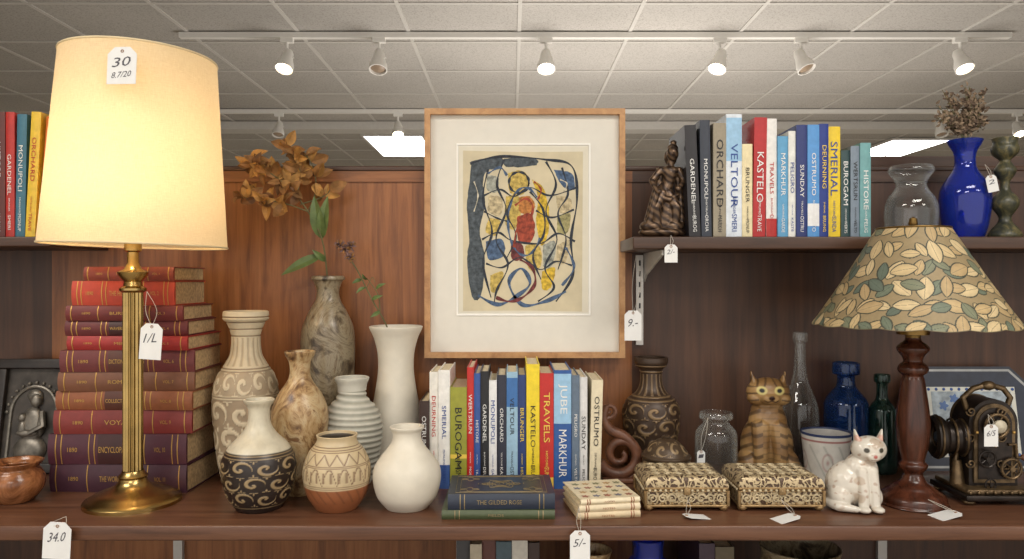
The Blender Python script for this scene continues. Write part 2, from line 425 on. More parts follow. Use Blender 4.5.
# ================================================================ BOOKS
def cov(c,rough=.45): 
    n="cover_%d_%d_%d"%c
    return mat(n,C(*c),rough,0,.08,90)
def book(mb,w,h,d,M,cover,page,title=None,tcol=None,bulge=.0018,panel=None,bands=None,tlen=.7,thh=.55,tpos=.52,foil=None,sub=None,board=.002):
    n=8; sp=[(w*i/n,-bulge*math.sin(math.pi*i/n)) for i in range(n+1)]+[(w,.0035),(0,.0035)]
    mb.prism(sp,0,h,cover,M,False)
    mb.box((0,.0036,0),(board,d,h),cover,M); mb.box((w-board,.0036,0),(w,d,h),cover,M)
    mb.box((board+.0001,.0037,.003),(w-board-.0001,d-.003,h-.003),page,M)
    R=M.to_3x3()
    def strip(z0,z1,m,ex=.0003):
        q=[(w*i/n,-(bulge+ex)*math.sin(math.pi*i/n)-ex*.9) for i in range(n+1)]+[(w,-.0001),(0,-.0001)]
        mb.prism([(p[0]*.985+.0075*w,p[1]) for p in q],z0,z1,m,M)
    if panel: strip(h*panel[0],h*panel[1],panel[2])
    if bands:
        for bz in bands: strip(h*bz,h*bz+.0016,foil,.0005)
    if title:
        for (t,pos,L,hh) in [(title,tpos,tlen,thh)]+(sub or []):
            c=M@Vector((w/2,-bulge-.0011,h*pos))
            LL=h*L; Hh=w*hh; asp=textmesh(t)[2]
            if LL/Hh>asp*1.5: LL=Hh*asp*1.5
            mb.text(t,c,R@Vector((0,0,-1)),R@Vector((1,0,0)),LL,Hh,tcol)
TW=mat("title_white",C(225,225,222),.5,0,0); TK=mat("title_black",C(30,28,30),.5,0,0); TR=mat("title_red",C(180,40,35),.5,0,0)
TB=mat("title_blue",C(40,70,140),.5,0,0); TY=mat("title_yellow",C(225,195,80),.5,0,0)
WORDS=["OSTRUMO","DEURNING","SMERIAL","BUROGAM","WERTSRUN","HISTORE","GARDENEL","MONUPOLI","ORCHARD","VELTOUR","BRUNGER","KASTELO","TRAVELS","MARKHUR","PELIGRO","SUNDAY"]
def row(name,specs,base,D,depth,words_off=0):
    mb=MB()
    for i,s in enumerate(specs):
        x0,x1,tp,c,t=s[:5]; lean=s[5] if len(s)>5 else 0; ex=s[6] if len(s)>6 else {}
        w=(x1-x0)*D/F-.0006; h=Z(tp,D)-base; dy=random.uniform(-.004,.006)
        M=Matrix.Translation((X(x0,D),Y(D)+.006+dy,base))
        if lean:
            a=math.radians(lean); M=M@Matrix.Rotation(a,4,'Y')
            M=Matrix.Translation((0,0,max(0,w*math.sin(a))))@M
        kw=dict(tlen=random.choice((.42,.5,.6)),thh=random.choice((.36,.44,.52)),tpos=random.choice((.5,.56,.62)),sub=[(WORDS[(i*5+3)%16][:5],.12,.14,.32),(WORDS[(i*3+1)%16],.26,.14,.16)])
        kw.update(ex)
        book(mb,w,h,depth*random.uniform(.85,1),M,cov(c),PAGE,WORDS[(i+words_off)%16],t,**kw)
    return mb.build(name,loc=(X(specs[0][0],D),Y(D),base))
row("row_of_paperback_books",[
 (419,429,402,(58,40,34),TW),(429,438,373,(226,222,212),TR),(438,450,371,(232,230,224),TB,0,dict(panel=(.0,.2,cov((60,90,150))))),
 (450,467,388,(150,150,52),TK,0,dict(panel=(.3,.34,TY),thh=.4)),(467,474,368,(190,44,38),TW),(474,480.5,374,(52,84,150),TW),(480.5,489,372,(30,30,34),TW),
 (489,497,381,(226,226,226),TB),(497,506.5,376,(44,46,60),TW),(506.5,518,373,(150,184,206),TK,0,dict(panel=(.7,.95,cov((60,110,170))))),
 (518,526.5,376,(40,60,110),TY),(526.5,540,365,(232,206,44),TK),(540,554,374,(188,42,36),TY,0,dict(panel=(.02,.1,TY))),
 (554,572,371,(44,86,150),TW,0,dict(panel=(.55,.97,cov((150,190,220))),sub=[("JUBE",.76,.3,.5)],tpos=.3,tlen=.4)),(572,580,376,(96,112,130),TW),(580,588,378,(214,214,212),TK),
 (589.5,601,381,(220,208,178),TK,1.5)],SH,1.505,.16)
row("row_of_books",[
 (690,702,125,(34,32,36),TW,-2.5),(702.5,713,120,(48,54,66),TW,-1),(714,727,123,(150,140,120),TK),(727,743,114,(214,222,230),TB,0,dict(panel=(.62,.97,cov((150,190,220))))),
 (743,753.5,144,(226,212,170),TK),(754,767,117,(176,38,40),TW,1),(768,779,118,(226,224,220),TR,0,dict(panel=(0,.16,cov((180,44,40))))),(779,789.5,136,(92,156,196),TW),
 (789.5,797,131,(224,224,218),TB),(797,808,125,(38,52,110),TW),(808,820,125,(84,146,206),TW,0,dict(panel=(.1,.3,cov((230,230,230))))),
 (820,829.5,124,(28,52,130),TY),(829.5,843,126,(230,198,44),TB),(843,852,150,(44,70,72),TW),(852,861,146,(120,134,148),TK),(861,872,143,(108,158,160),TW)],UP,1.53,.15,6)
row("row_of_books",[(-36,-22,120,(60,70,90),TW),(-22,-8,118,(200,190,160),TK),(-8,4,112,(92,40,34),TW),(4,13,112,(178,46,40),TW),
 (13,23,114,(60,110,130),TW,1),(24,34,112,(226,190,60),TR,3),(35,44,116,(206,110,40),TW,4)],UP,1.53,.15,3)
row("row_of_old_books",[(456,470,541,(60,60,64),TW),(470,482,545,(180,170,150),TK),(482,496,540,(90,50,44),TW),(496,512,543,(70,90,100),TW),(512,528,538,(200,196,186),TK),(528,540,545,(60,44,40),TW),
 (700,716,545,(60,44,60),TW),(716,735,548,(90,80,60),TK)],.625,1.42,.2,9)
# big leather stack
stack=MB()
S=[ (82,173,267,282,(132,58,44)),(69,173,281,307,(176,62,42)),(64,181,306,322,(104,38,36)),(62,186,321,337,(96,36,38)),(66,188,336,351,(150,40,38)),
 (58,192,350,373,(100,42,42)),(56,192,372,392,(112,70,48)),(54,192,391,411,(134,78,48)),(52,190,410,435,(120,44,40)),(47,186,434,466,(74,34,46)),(49,187,465,494,(66,36,48))]
Ds=1.482; zb=SH
titles=["POETICAL WORKS","THE HISTORIES","BURRELLS","WAVERLEY NOVELS","MEMOIRS","DICTIONARY OF ARTS","ROMANCES","COLLECTED ESSAYS","VOYAGES","ENCYCLOPAEDIA","THE WORLD ATLAS"]
tot=Z(267,Ds)-SH; raw=sum(s[3]-s[2] for s in S)
for i,s in reversed(list(enumerate(S))):
    th=(s[3]-s[2])/raw*tot-.0004; dpt=.15+random.uniform(-.01,.015); dy=random.uniform(-.004,.008)
    xR=X(s[1]+random.uniform(-1,1),Ds); L=xR-X(s[0],Ds)
    M=Matrix(((0,0,-1,xR),(0,1,0,Y(Ds)+dy+.004),(1,0,0,zb),(0,0,0,1)))
    R=Matrix.Rotation(math.radians(random.uniform(-2.0,2.0)),4,'Z'); cc=Matrix.Translation((xR-L/2,Y(Ds)+.08,0))
    M=cc@R@cc.inverted()@M
    bands=[.06,.1,.3,.34,.66,.7,.9,.94] if i%2 else [.05,.28,.72,.95]
    pan=(.36,.64,cov((60,26,26)) if i%3==0 else cov((84,44,32))) if i in(3,5,7,9) else None
    book(stack,th,L,dpt,M,cov(S[i][4],.5),PAGEOLD,titles[i],GOLD,bulge=.004,bands=bands,foil=GOLD,panel=pan,tlen=.26,thh=.20,tpos=.5,sub=[("VOL. %d"%(i+1),.19,.08,.16),("1890",.82,.07,.15)])
    zb+=th+.0004
stack.build("stack_of_books",loc=(X(120,Ds),Y(Ds),SH))
def flatbook(mb,cx,cyD,w,d,z,t,rot,cover,page,foil,ornate,title="THE GILDED ROSE"):
    M=Matrix.Translation((X(cx,cyD),Y(cyD),z))@Matrix.Rotation(math.radians(rot),4,'Z')@Matrix.Translation((w/2,-d/2,0))@Matrix(((0,0,-1,0),(0,1,0,0),(1,0,0,0),(0,0,0,1)))
    book(mb,t,w,d,M,cover,page,title,foil,bulge=.003,bands=[.1,.14,.84,.88],foil=foil,tlen=.42,thh=.28)
    if ornate:
        T=Matrix.Translation((X(cx,cyD),Y(cyD),z+t+.0003))@Matrix.Rotation(math.radians(rot),4,'Z')
        def ring(pts,r=.0006): mb.tube(pts,r,foil,5,T,True)
        for k in (.86,.78): ring([(sx*w/2*k,sy*d/2*k,0) for sx,sy in ((-1,-1),(1,-1),(1,1),(-1,1))])
        for sx in (-1,1):
            for sy in (-1,1):
                ring([(sx*w*.3+.012*math.cos(a)*(1+.4*math.cos(4*a)),sy*d*.27+.009*math.sin(a)*(1+.4*math.cos(4*a)),0) for a in np.linspace(0,6.28,24)[:-1]])
        for k in range(3): ring([((.03-.008*k)*math.cos(a)*(1+.2*math.cos(6*a)),(.022-.006*k)*math.sin(a)*(1+.2*math.cos(6*a)),0) for a in np.linspace(0,6.28,30)[:-1]])
        mb.text("DEROTHALI",T@Vector((0,-.0,0.0008)),T.to_3x3()@Vector((1,0,0)),T.to_3x3()@Vector((0,1,0)),w*.45,.010,foil)
FO=mat("worn_foil",C(150,132,96),.5,.3,.2)
mb=MB()
flatbook(mb,499,1.385,.196,.135,SH,.016,0,cov((74,84,56)),PAGEOLD,FO,False,"FIELDS")
flatbook(mb,501,1.385,.186,.128,SH+.0163,.027,1.5,cov((42,50,66)),PAGEOLD,FO,True)
mb.build("pair_of_hardback_books",loc=(X(499,1.385),Y(1.385),SH))
mb=MB()
for k,(t,c) in enumerate(((.012,(206,186,150)),(.012,(216,200,168)),(.010,(222,208,176)))):
    flatbook(mb,600,1.385,.112-.002*k,.125-.003*k,SH+.0001+sum((.0122,.0122)[:k]),t,8+k*1.5,cov(c),PAGE,cov((150,90,60)),False,"NOTES")
T=Matrix.Translation((X(600,1.385),Y(1.385),SH+.0348))@Matrix.Rotation(math.radians(11),4,'Z')
for i in range(5):
    for j in range(4):
        cc=[cov((160,104,84)),cov((130,130,96)),cov((120,120,130)),cov((186,150,104))][(i*2+j*3)%4]
        mb.prism([(-.040+i*.020+.003*(j%2)+.0055*math.cos(a)*(1+.4*math.cos(5*a)),-.042+j*.026+.0055*math.sin(a)*(1+.4*math.cos(5*a))) for a in np.linspace(0,6.28,21)[:-1]],0,.0004,cc,T)
mb.build("stack_of_small_books",loc=(X(600,1.385),Y(1.385),SH))

# ================================================================ PICTURE
DA=1.69
mb=MB(); ya=Y(DA)
def fr(px0,py0,px1,py1,wd,m,d0,d1,D=DA):
    x0,x1=X(px0,D),X(px1,D); z1,z0=Z(py0,D),Z(py1,D)
    mb.box((x0,d0,z0),(x1,d1,z0+wd),m); mb.box((x0,d0,z1-wd),(x1,d1,z1),m)
    mb.box((x0,d0,z0+wd),(x0+wd,d1,z1-wd),m); mb.box((x1-wd,d0,z0+wd),(x1,d1,z1-wd),m)
fr(425,110,624.5,358,.0125,FRAMEW,ya-.012,ya+.014)
MATB=mat("mat_board",C(222,218,207),.8,0,.02); PAPER=mat("art_paper",C(206,194,164),.85,0,.08,20)
mb.box((X(430,DA),ya+.002,Z(353,DA)),(X(620,DA),ya+.012,Z(115,DA)),MATB)
fr(456.5,144,590.5,316,.003,mat("mat_bevel",C(246,244,238),.7,0,0),ya-.0005,ya+.0018)
mb.box((X(459,DA),ya+.0012,Z(313,DA)),(X(588,DA),ya+.0019,Z(147,DA)),mat("art_backing",C(218,212,194),.85,0,.02))
lay=[0]
def flat(pts,m):
    lay[0]+=1; y=ya+.0009-lay[0]*.00002
    p=[(X(a,DA),y,Z(b_,DA)) for a,b_ in pts]
    mb.add(p,[tuple(range(len(p)))],m)
def wob(pts,a=1.6):
    q=smoothprof(list(pts)+[pts[0]],len(pts)*7)[:-1]
    return [(p[0]+random.uniform(-a,a)*.3,p[1]+random.uniform(-a,a)*.3) for p in q]
def stroke(pts,w,m):
    P_=smoothprof(pts,len(pts)*8); lay[0]+=1; y=ya+.0009-lay[0]*.00002; vs=[];fs=[]
    for i,p in enumerate(P_):
        a=P_[max(i-1,0)];b_=P_[min(i+1,len(P_)-1)]; d=b_-a; L=np.hypot(*d)+1e-6; n_=np.array([-d[1],d[0]])/L*w*(.45+.2*math.sin(i*.55+w))
        for q in (p+n_,p-n_): vs.append((X(q[0],DA),y,Z(q[1],DA)))
    for i in range(len(P_)-1): fs.append((2*i,2*i+1,2*i+3,2*i+2))
    mb.add(vs,fs,m)
def pc(n,*c): return mat("paint_"+n,C(*c),.8,0,.4,110)
SL=pc("slate",78,86,92);YE=pc("yellow",198,172,92);YB_=pc("bright_yellow",212,178,60);RD=pc("red",158,70,50);BL=pc("blue",78,100,130);BK=pc("black",50,56,66);GR=pc("grey",160,162,150);OR=pc("orange",190,124,64);BG=pc("beige",194,178,142);MA=pc("maroon",112,54,54);OL=pc("olive",164,156,108);PW=pc("pale",212,203,180)
flat([(463,151),(524,152.5),(583,152),(582.5,230),(582,312),(520,311),(463,311.5)],PAPER)
# dark wash down the left and along the top
flat(wob([(471,162),(488,158),(502,158),(500,168),(486,172),(483,188),(485,205),(480,232),(485,262),(481,296),(472,297),(467,262),(469,240),(467,205),(470,180)],1.2),SL)
flat(wob([(504,159),(534,158),(535,166),(506,167)]),SL)
flat(wob([(554,170),(572,174),(574,190),(562,186)]),BL)
flat(wob([(487,176),(498,178),(497,192),(487,190)]),GR)
flat(wob([(489,196),(502,199),(500,216),(488,211)]),BG)
flat(wob([(489,218),(501,222),(496,236),(486,232)]),YE)
flat(wob([(486,242),(502,240),(504,256),(489,260)]),BL)
flat(wob([(490,276),(503,272),(499,290),(491,292)]),YE)
flat(wob([(508,174),(521,171),(529,180),(524,194),(510,193)]),YE)
flat(wob([(506,197),(518,196),(521,212),(514,230),(505,222)]),YE)
flat(wob([(532,180),(543,188),(549,210),(548,234),(541,246),(536,222),(538,200)]),YB_)
flat(wob([(519,198),(530,197),(535,207),(528,215),(519,211)]),OR)
flat(wob([(517,217),(530,214),(535,228),(530,244),(518,240)]),RD)
flat(wob([(511,242),(521,243),(524,258),(512,260)]),MA)
flat(wob([(525,246),(539,246),(541,266),(529,270)]),YE)
flat(wob([(543,246),(555,242),(553,264),(544,268)]),GR)
flat(wob([(556,196),(571,200),(570,214),(559,212)]),BG)
flat(wob([(557,218),(570,214),(568,232),(558,234)]),OL)
flat(wob([(557,246),(570,241),(566,262),(558,264)]),BG)
flat(wob([(542,272),(555,268),(551,288),(542,289)]),YB_)
ov=lambda cx_,cy_,a,b_,s=0,e_=6.6:[(cx_+a*math.cos(t),cy_+b_*math.sin(t)) for t in np.linspace(s,e_,12)]
for pts,w,m in [([(470,164),(500,157),(545,160),(572,167),(577,200),(571,240),(573,275),(556,302)],2.4,BK),
 ([(504,160),(497,185),(506,210),(496,240),(508,265),(497,290),(494,304)],2.0,BK),([(546,162),(556,185),(546,212),(557,240),(545,268),(554,288),(538,302)],2.0,BK),
 ([(484,196),(500,190),(514,197),(530,188),(550,196),(577,188)],1.7,BK),([(484,212),(498,219),(508,222)],1.5,BK),([(536,211),(552,218),(574,210)],1.6,BK),
 ([(482,240),(498,233),(512,241),(540,244),(558,234),(575,242)],1.8,BK),([(486,264),(502,268),(520,258),(540,270),(556,262),(572,266)],1.7,BK),
 (ov(519,183,10,10.5),2.2,BK),(ov(525,222,17,34,.5,5.5),2.2,BL),([(515,194),(507,214),(516,236),(507,258)],1.8,BK),([(530,192),(543,210),(544,234),(533,256),(541,280)],2.0,BK),
 ([(562,168),(568,194),(558,214),(566,240),(558,270)],1.8,BK),([(488,170),(483,200),(492,232),(483,262),(491,298)],2.0,BK),
 ([(478,296),(498,305),(516,297),(530,284),(521,269),(509,283),(522,305),(545,302),(566,292)],3.4,BL),([(566,248),(574,268),(562,286)],2.4,BL),([(488,174),(500,168),(507,176)],2.2,BL),
 ([(520,260),(532,268),(535,284),(524,297),(510,302),(496,298)],3.0,MA),([(515,206),(526,199),(533,208),(528,222),(517,230),(514,248)],2.2,RD),
 ([(534,182),(541,190),(538,200)],1.8,RD),([(560,180),(567,184),(564,192)],1.2,PW),([(474,182),(478,196),(474,212)],1.0,PW)]:
    stroke(pts,w,m)
mb.text("7/38",(X(478,DA),ya+.0010,Z(309,DA)),(1,0,0),(0,0,1),.012,.003,INK)
mb.build("framed_abstract_painting",loc=(X(524,DA),ya,Z(234,DA)),recalc=False)

# ================================================================ LEFT LAMP
D=1.42; cx=133
u=D/F; lx,ly=X(cx,D),Y(D)
lamp=empty("table_lamp",(lx,ly,SH))
T0=Matrix.Translation((lx,ly,SH)); zb_=Z(246,D)-SH; zt_=Z(60,D)-SH
TS=Matrix.Translation((lx+.006,ly,SH+zb_))@Matrix.Rotation(math.radians(1.3),4,'Y')@Matrix.Translation((0,0,-zb_))
mb=MB()
r=lambda px:px*u/1.1
mb.rev([(0,0),(r(50),0),(r(50),.006),(r(48),.010),(r(44),.012),(r(40),.018),(r(30),.024),(r(20),.031),(r(15),.040),(r(14),.046),(r(15.5),.050),(r(12),.056),(r(11),.06)],BRASS,64,T0)
c1=Z(293,D)-SH
mb.rev([(r(10.5),.06),(r(10.5),c1)],BRASS,120,T0,True,(0,2,15,.14))
mb.rev([(r(11),c1),(r(14),c1+.004),(r(14),c1+.008),(r(10),c1+.012),(r(9),c1+.02),(r(15),c1+.032),(r(16),c1+.038),(r(9),c1+.044),(r(6),c1+.055),(r(6),c1+.075),(r(9),c1+.078),(r(9),c1+.13),(r(5),c1+.14),(0,c1+.14)],BRASS,40,T0)
child(mb.build("brass_stem"),lamp)
m,nt,b=nodes("lampshade_linen")
tl=nt.nodes.new("ShaderNodeBsdfTranslucent"); df=nt.nodes.new("ShaderNodeBsdfDiffuse"); mx=nt.nodes.new("ShaderNodeMixShader")
nz=noise_tex(nt,objmap(nt,(30,30,400)),3,3); nz2=noise_tex(nt,objmap(nt,(400,400,20)),3,3)
cc=mixc(nt,.5,ramp(nt,nz.outputs[0],[(.3,C(222,204,168)),(.7,C(242,228,196))]),ramp(nt,nz2.outputs[0],[(.3,C(222,204,168)),(.7,C(242,228,198))]))
nt.links.new(cc,tl.inputs[0]); nt.links.new(cc,df.inputs[0]); mx.inputs[0].default_value=.5
nt.links.new(df.outputs[0],mx.inputs[1]); nt.links.new(tl.outputs[0],mx.inputs[2])
out=[n for n in nt.nodes if n.type=='OUTPUT_MATERIAL'][0]; nt.links.new(mx.outputs[0],out.inputs[0])
mb=MB(); rb,rt=.160,.134
mb.rev([(rb,zb_),(rt,zt_)],m,96,TS)
child(mb.build("linen_shade"),lamp)
TRIM=mat("shade_trim",C(226,208,168),.7,0,.05)
mb=MB()
for rr,zz in ((rb,zb_),(rt,zt_)):
    mb.torus(rr,.002,TRIM,TS@Matrix.Translation((0,0,zz)),96)
zs=zt_-.03
mb.torus(.02,.002,BRASS,TS@Matrix.Translation((0,0,zs)))
for a in (0,2.09,4.19): mb.tube([TS@Vector((.02*math.cos(a),.02*math.sin(a),zs)),TS@Vector((rt*math.cos(a),rt*math.sin(a),zt_-.004))],.0015,BRASS)
for sg in (-1,1): mb.tube([TS@Vector((sg*.03*math.sin(q)*1.6,0,c1+.13+(zs-c1-.13)*t)) for q,t in [(math.pi*i/12,i/12) for i in range(13)]],.0016,BRASS)
child(mb.build("shade_frame"),lamp)
mb=MB(); mb.rev([(0.012,c1+.14),(.016,c1+.155),(.03,c1+.19),(.028,c1+.215),(.012,c1+.235),(0,c1+.238)],mat("bulb_glow",C(255,235,200),.5,0,0,emis=(1,.85,.6,1),es=4),24,T0); child(mb.build("bulb"),lamp)
def plight(name,loc,e,col,rad,par=None):
    l=bpy.data.lights.new(name,'POINT'); l.energy=e; l.color=col; l.shadow_soft_size=rad
    lo=bpy.data.objects.new(name,l); lo.location=loc; bpy.context.scene.collection.objects.link(lo)
    if par: child(lo,par)
    return lo
plight("lamp_light",(lx,ly,SH+c1+.275),.95,(1,.74,.46),.025,lamp)
plight("lamp_light",(lx,ly-.04,SH+c1+.17),.65,(1,.74,.46),.015,lamp)

# ================================================================ RIGHT LAMP
D=1.41; cx=913; u=D/F; lx,ly=X(cx,D),Y(D); T0=Matrix.Translation((lx,ly,SH)); k=1/1.13
lamp2=empty("table_lamp_with_leaf_mosaic_shade",(lx,ly,SH)); r=lambda px:px*u*k
hh=lambda py:Z(py,D)-SH
mb=MB()
pr=[(0,0),(34,0),(35,.006),(34,.014),(30,.020),(24,.026),(20,.032),(14,.038),(11,.046),(10,.052),(14,.060),(15,.066),(12,.072),(13,.080),(16,.100),(17.5,.125),(17,.15),(14,.185),(12,.205),(11,.212),(15,.218),(16,.224),(14,.230),(10,.236),(12,.244),(16,.252),(17,.258),(14,.264),(9,.270),(8,.275)]
s=hh(338)/.275
pts=smoothprof([(r(a),z*s) for a,z in pr],240); mb.rev([tuple(p) for p in pts],TURNED,56,T0)
child(mb.build("turned_wood_base"),lamp2)
mb=MB(); z0=hh(338)
mb.rev([(0,z0),(r(8),z0),(r(8),z0+.004),(r(17),z0+.006),(r(17),z0+.03),(r(12),z0+.036),(r(11),z0+.05),(r(4),z0+.055),(r(3),hh(228)),(r(5),hh(224)),(r(4),hh(219)),(0,hh(217))],OLDBRASS,32,T0)
child(mb.build("brass_socket"),lamp2)
# shade: leaves painted over the developed cone, outlined in dark green
sb,st=hh(325),hh(229); rbm,rtm=107*u*k,38*u*k
N=960; K=210; tt=np.linspace(0,1,K); pr_=rbm+(rtm-rbm)*(tt**.94); pz=sb+(st-sb)*tt
slant=math.hypot(rbm-rtm,st-sb); sina=(rbm-rtm)/slant; rho=pr_/sina
th=np.arange(N)*2*np.pi/N; TH=np.tile(th,K); RH=np.repeat(rho,N); RR=np.repeat(pr_,N); ZZ=np.repeat(pz,N)
PHI=(((TH-np.pi/2)%(2*np.pi)))*sina          # seam at the back
PX,PY=RH*np.cos(PHI),RH*np.sin(PHI)
ZZ=np.where(np.repeat(np.arange(K)<3,N),ZZ-.003*np.abs(np.sin(8*TH)),ZZ)
cols=np.tile(CN(150,132,98),(N*K,1))
lr=random.Random(21); r0_,r1_=rho[-1],rho[0]
leaves=[]
for ring_,cnt in enumerate((20,28,36,44,52,58)):
    rr=r0_+(r1_-r0_)*(.04+.185*ring_)
    for j in range(cnt):
        a=(j+.5+lr.uniform(-.3,.3))/cnt*2*math.pi*sina; leaves.append((rr+lr.uniform(-.008,.008),a))
lr.shuffle(leaves)
for i,(rr,a) in enumerate(leaves):
    cx_,cy_=rr*math.cos(a),rr*math.sin(a); ang=a+lr.uniform(-1.6,1.6); green=(i%3==0)
    L=lr.uniform(.016,.024)*(.85 if green else 1); W=L*lr.uniform(.42,.62)
    dx,dy=PX-cx_,PY-cy_; sx=dx*math.cos(ang)+dy*math.sin(ang); sy=-dx*math.sin(ang)+dy*math.cos(ang)
    t=np.clip((sx+L)/(2*L),0,1); wv=W*np.sin(np.pi*t)**.75; inside=(np.abs(sx)<L)
    d=wv-np.abs(sy)
    o_=((d>-.0014)&inside); base_c=CN(*lr.choice(((112,122,102),(126,130,104),(100,112,98)))) if green else CN(*lr.choice(((206,182,136),(194,168,122),(212,190,146),(186,160,116))))
    shade_=1-.2*np.clip(np.abs(sy)/(wv+1e-5),0,1); fill=(d>.0009)&inside
    rib=(np.abs(sy)<.00045)&fill
    cols[o_]=CN(56,60,50); cols[fill]=(base_c[None,:]*shade_[:,None])[fill]; cols[rib]=CN(128,118,92) if not green else CN(80,88,74)
for e_ in (0,1,K-1,K-2): cols[e_*N:(e_+1)*N]=CN(100,88,64)
vs=np.stack([RR*np.cos(TH),RR*np.sin(TH),ZZ],1); fs=[]
for i in range(K-1):
    for j in range(N): fs.append((i*N+j,i*N+(j+1)%N,(i+1)*N+(j+1)%N,(i+1)*N+j))
me=bpy.data.meshes.new("leaf_mosaic_shade"); me.from_pydata(vs.tolist(),[],fs); me.materials.append(vcmat("leaf_mosaic",.55,0,.14,120,.25))
me.polygons.foreach_set('use_smooth',[True]*len(fs)); a_=me.color_attributes.new("Col",'FLOAT_COLOR','POINT'); c4=np.ones((N*K,4),np.float32); c4[:,:3]=cols; a_.data.foreach_set('color',c4.ravel()); me.update()
so=bpy.data.objects.new("leaf_mosaic_shade",me); bpy.context.scene.collection.objects.link(so); so.location=(lx,ly,SH); child(so,lamp2)
mb=MB(); mb.torus(rtm,.002,OLDBRASS,T0@Matrix.Translation((0,0,st)),64)
for a in (0.5,2.6,4.7): mb.tube([T0@Vector((0,0,st-.004)),T0@Vector((rtm*math.cos(a),rtm*math.sin(a),st-.001))],.0013,OLDBRASS)
child(mb.build("shade_ring"),lamp2)

# ================================================================ CERAMICS
br=CN(104,74,48); dk=CN(40,30,26); ter=CN(150,92,58)
VC=vcmat("glazed_ceramic",.38); VCM=vcmat("matte_ceramic",.6)
def f_carved(th,h):
    g=volutes(th,h,7,3,.05,.50,13,.2); g2=volutes(th,h,12,1,.53,.655,11,.2)
    rings=lines(h,[.03,.505,.52,.66,.675,.86,.90,.94,.97],.006); neck=.6*ss(np.sin(16*th)*.5+.2)*band(h,.69,.85)
    t=np.clip(np.maximum.reduce([1.0*(g<.5)*band(h,.05,.5)*.75,1.0*(g2<.5)*band(h,.53,.655)*.6,rings,neck]),0,1); return mix(CN(206,190,160),br,t*.8),-t*1.0
lathe("carved_ceramic_vase",246,1.56,312,[(0,22),(.02,24),(.15,29),(.35,33),(.52,34),(.62,30),(.70,21),(.76,16),(.86,15),(.93,19),(.955,23),(.97,23.5),(1,23)],VCM,f_carved,seg=300,n=300)
M1=mottle("mottled_stoneware",[C(78,54,36),C(128,96,62),C(172,142,100),C(190,168,130),C(120,86,56)],20,.35,1.6)
lathe("mottled_stoneware_vase",300,1.485,352,[(0,15),(.02,17),(.2,23),(.42,28),(.58,28.5),(.7,22),(.78,14),(.84,10.5),(.92,11),(.97,14.5),(1,16)],M1)
M2=mottle("grey_green_stoneware",[C(60,50,40),C(104,90,70),C(146,134,110),C(120,104,80),C(78,58,42)],13,.3,2.2)
lathe("tall_stoneware_vase",328,1.655,277,[(0,20),(.02,21),(.3,25),(.55,27),(.72,26.5),(.82,19),(.88,12.5),(.93,11.5),(.975,14.5),(.985,17),(1,16.5)],M2)
Mw=mat("white_bisque",C(216,209,193),.45,0,.05,30,bmp=.05)
lathe("white_flared_vase",396,1.64,327,[(0,24),(.02,25),(.2,27),(.38,25.5),(.55,21),(.7,18),(.82,18.5),(.92,22),(.98,26),(1,27)],Mw)
def f_groove(th,h):
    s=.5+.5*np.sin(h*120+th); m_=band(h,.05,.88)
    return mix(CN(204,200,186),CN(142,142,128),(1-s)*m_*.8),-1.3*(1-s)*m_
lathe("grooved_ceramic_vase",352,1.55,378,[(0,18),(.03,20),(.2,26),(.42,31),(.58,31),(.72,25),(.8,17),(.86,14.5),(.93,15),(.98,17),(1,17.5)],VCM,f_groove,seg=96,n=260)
def noise_arr(th,h): return np.array([noise.noise(Vector((math.cos(a)*4,math.sin(a)*4,b_*12))) for a,b_ in zip(th,h)])
def f_black(th,h):
    g=volutes(th,h,9,3,.08,.50,12,.40); top_=ss((h-.545)/.01)
    r_=lines(h,[.06,.51,.535],.007); c=mix(dk,CN(170,146,108),np.clip(np.maximum(g,r_),0,1)*.8)
    sp_=ss((noise_arr(th,h)-.1)*3)*.15
    cw=mix(CN(206,197,174),CN(164,150,124),np.clip(sp_,0,1)); return c*(1-top_[:,None])+cw*top_[:,None],.5*g
lathe("black_floral_vase",259,1.385,400,[(0,22),(.02,24),(.15,33),(.32,37.5),(.46,37),(.58,30),(.68,19),(.76,13),(.85,11),(.93,11.5),(.98,15),(1,16)],VC,f_black,seg=300,n=280)
def f_round(th,h):
    zig=ss(1-np.abs(np.abs(((th*14/(2*np.pi))%1)-.5)*2-(h-.66)/.14)/.18)*band(h,.66,.80)
    pet=ss(1-np.abs(np.abs(np.sin(7*th))-(h-.40)/.22)/.12)*band(h,.40,.62)
    st_=ss((np.sin(28*th)-.3)*2)*band(h,.44,.58)*.7
    r_=lines(h,[.36,.385,.63,.65,.82,.845,.875],.008)
    t=np.clip(np.maximum.reduce([zig,pet,st_,r_]),0,1); low=ss((.35-h)/.02)
    low2=ss((np.sin(20*th+h*30)-.6)*3)*band(h,.15,.34)
    c=mix(CN(198,178,142),CN(98,62,42),t*.9); cl=mix(ter,CN(100,60,40),low2*.5); return c*(1-low[:,None])+cl*low[:,None],-.5*t
lathe("patterned_round_pot",337,1.385,435,[(0,20),(.03,22),(.2,30),(.42,34),(.6,33.5),(.78,28),(.88,22),(.94,20),(1,21)],VC,f_round,seg=200,n=220,wall=2)
lathe("white_bottle_vase",407,1.39,427,[(0,20),(.02,22),(.15,30),(.34,34),(.5,33),(.64,26),(.76,18),(.85,14.5),(.93,14.5),(.98,17),(1,17.5)],Mw)
lathe("terracotta_bowl",16,1.43,462,[(0,18),(.05,21),(.3,29),(.55,31),(.75,27),(.85,24),(.93,27),(1,29)],mottle("copper_glaze",[C(80,44,24),C(128,80,48),C(162,108,70)],25,.2),wall=3)
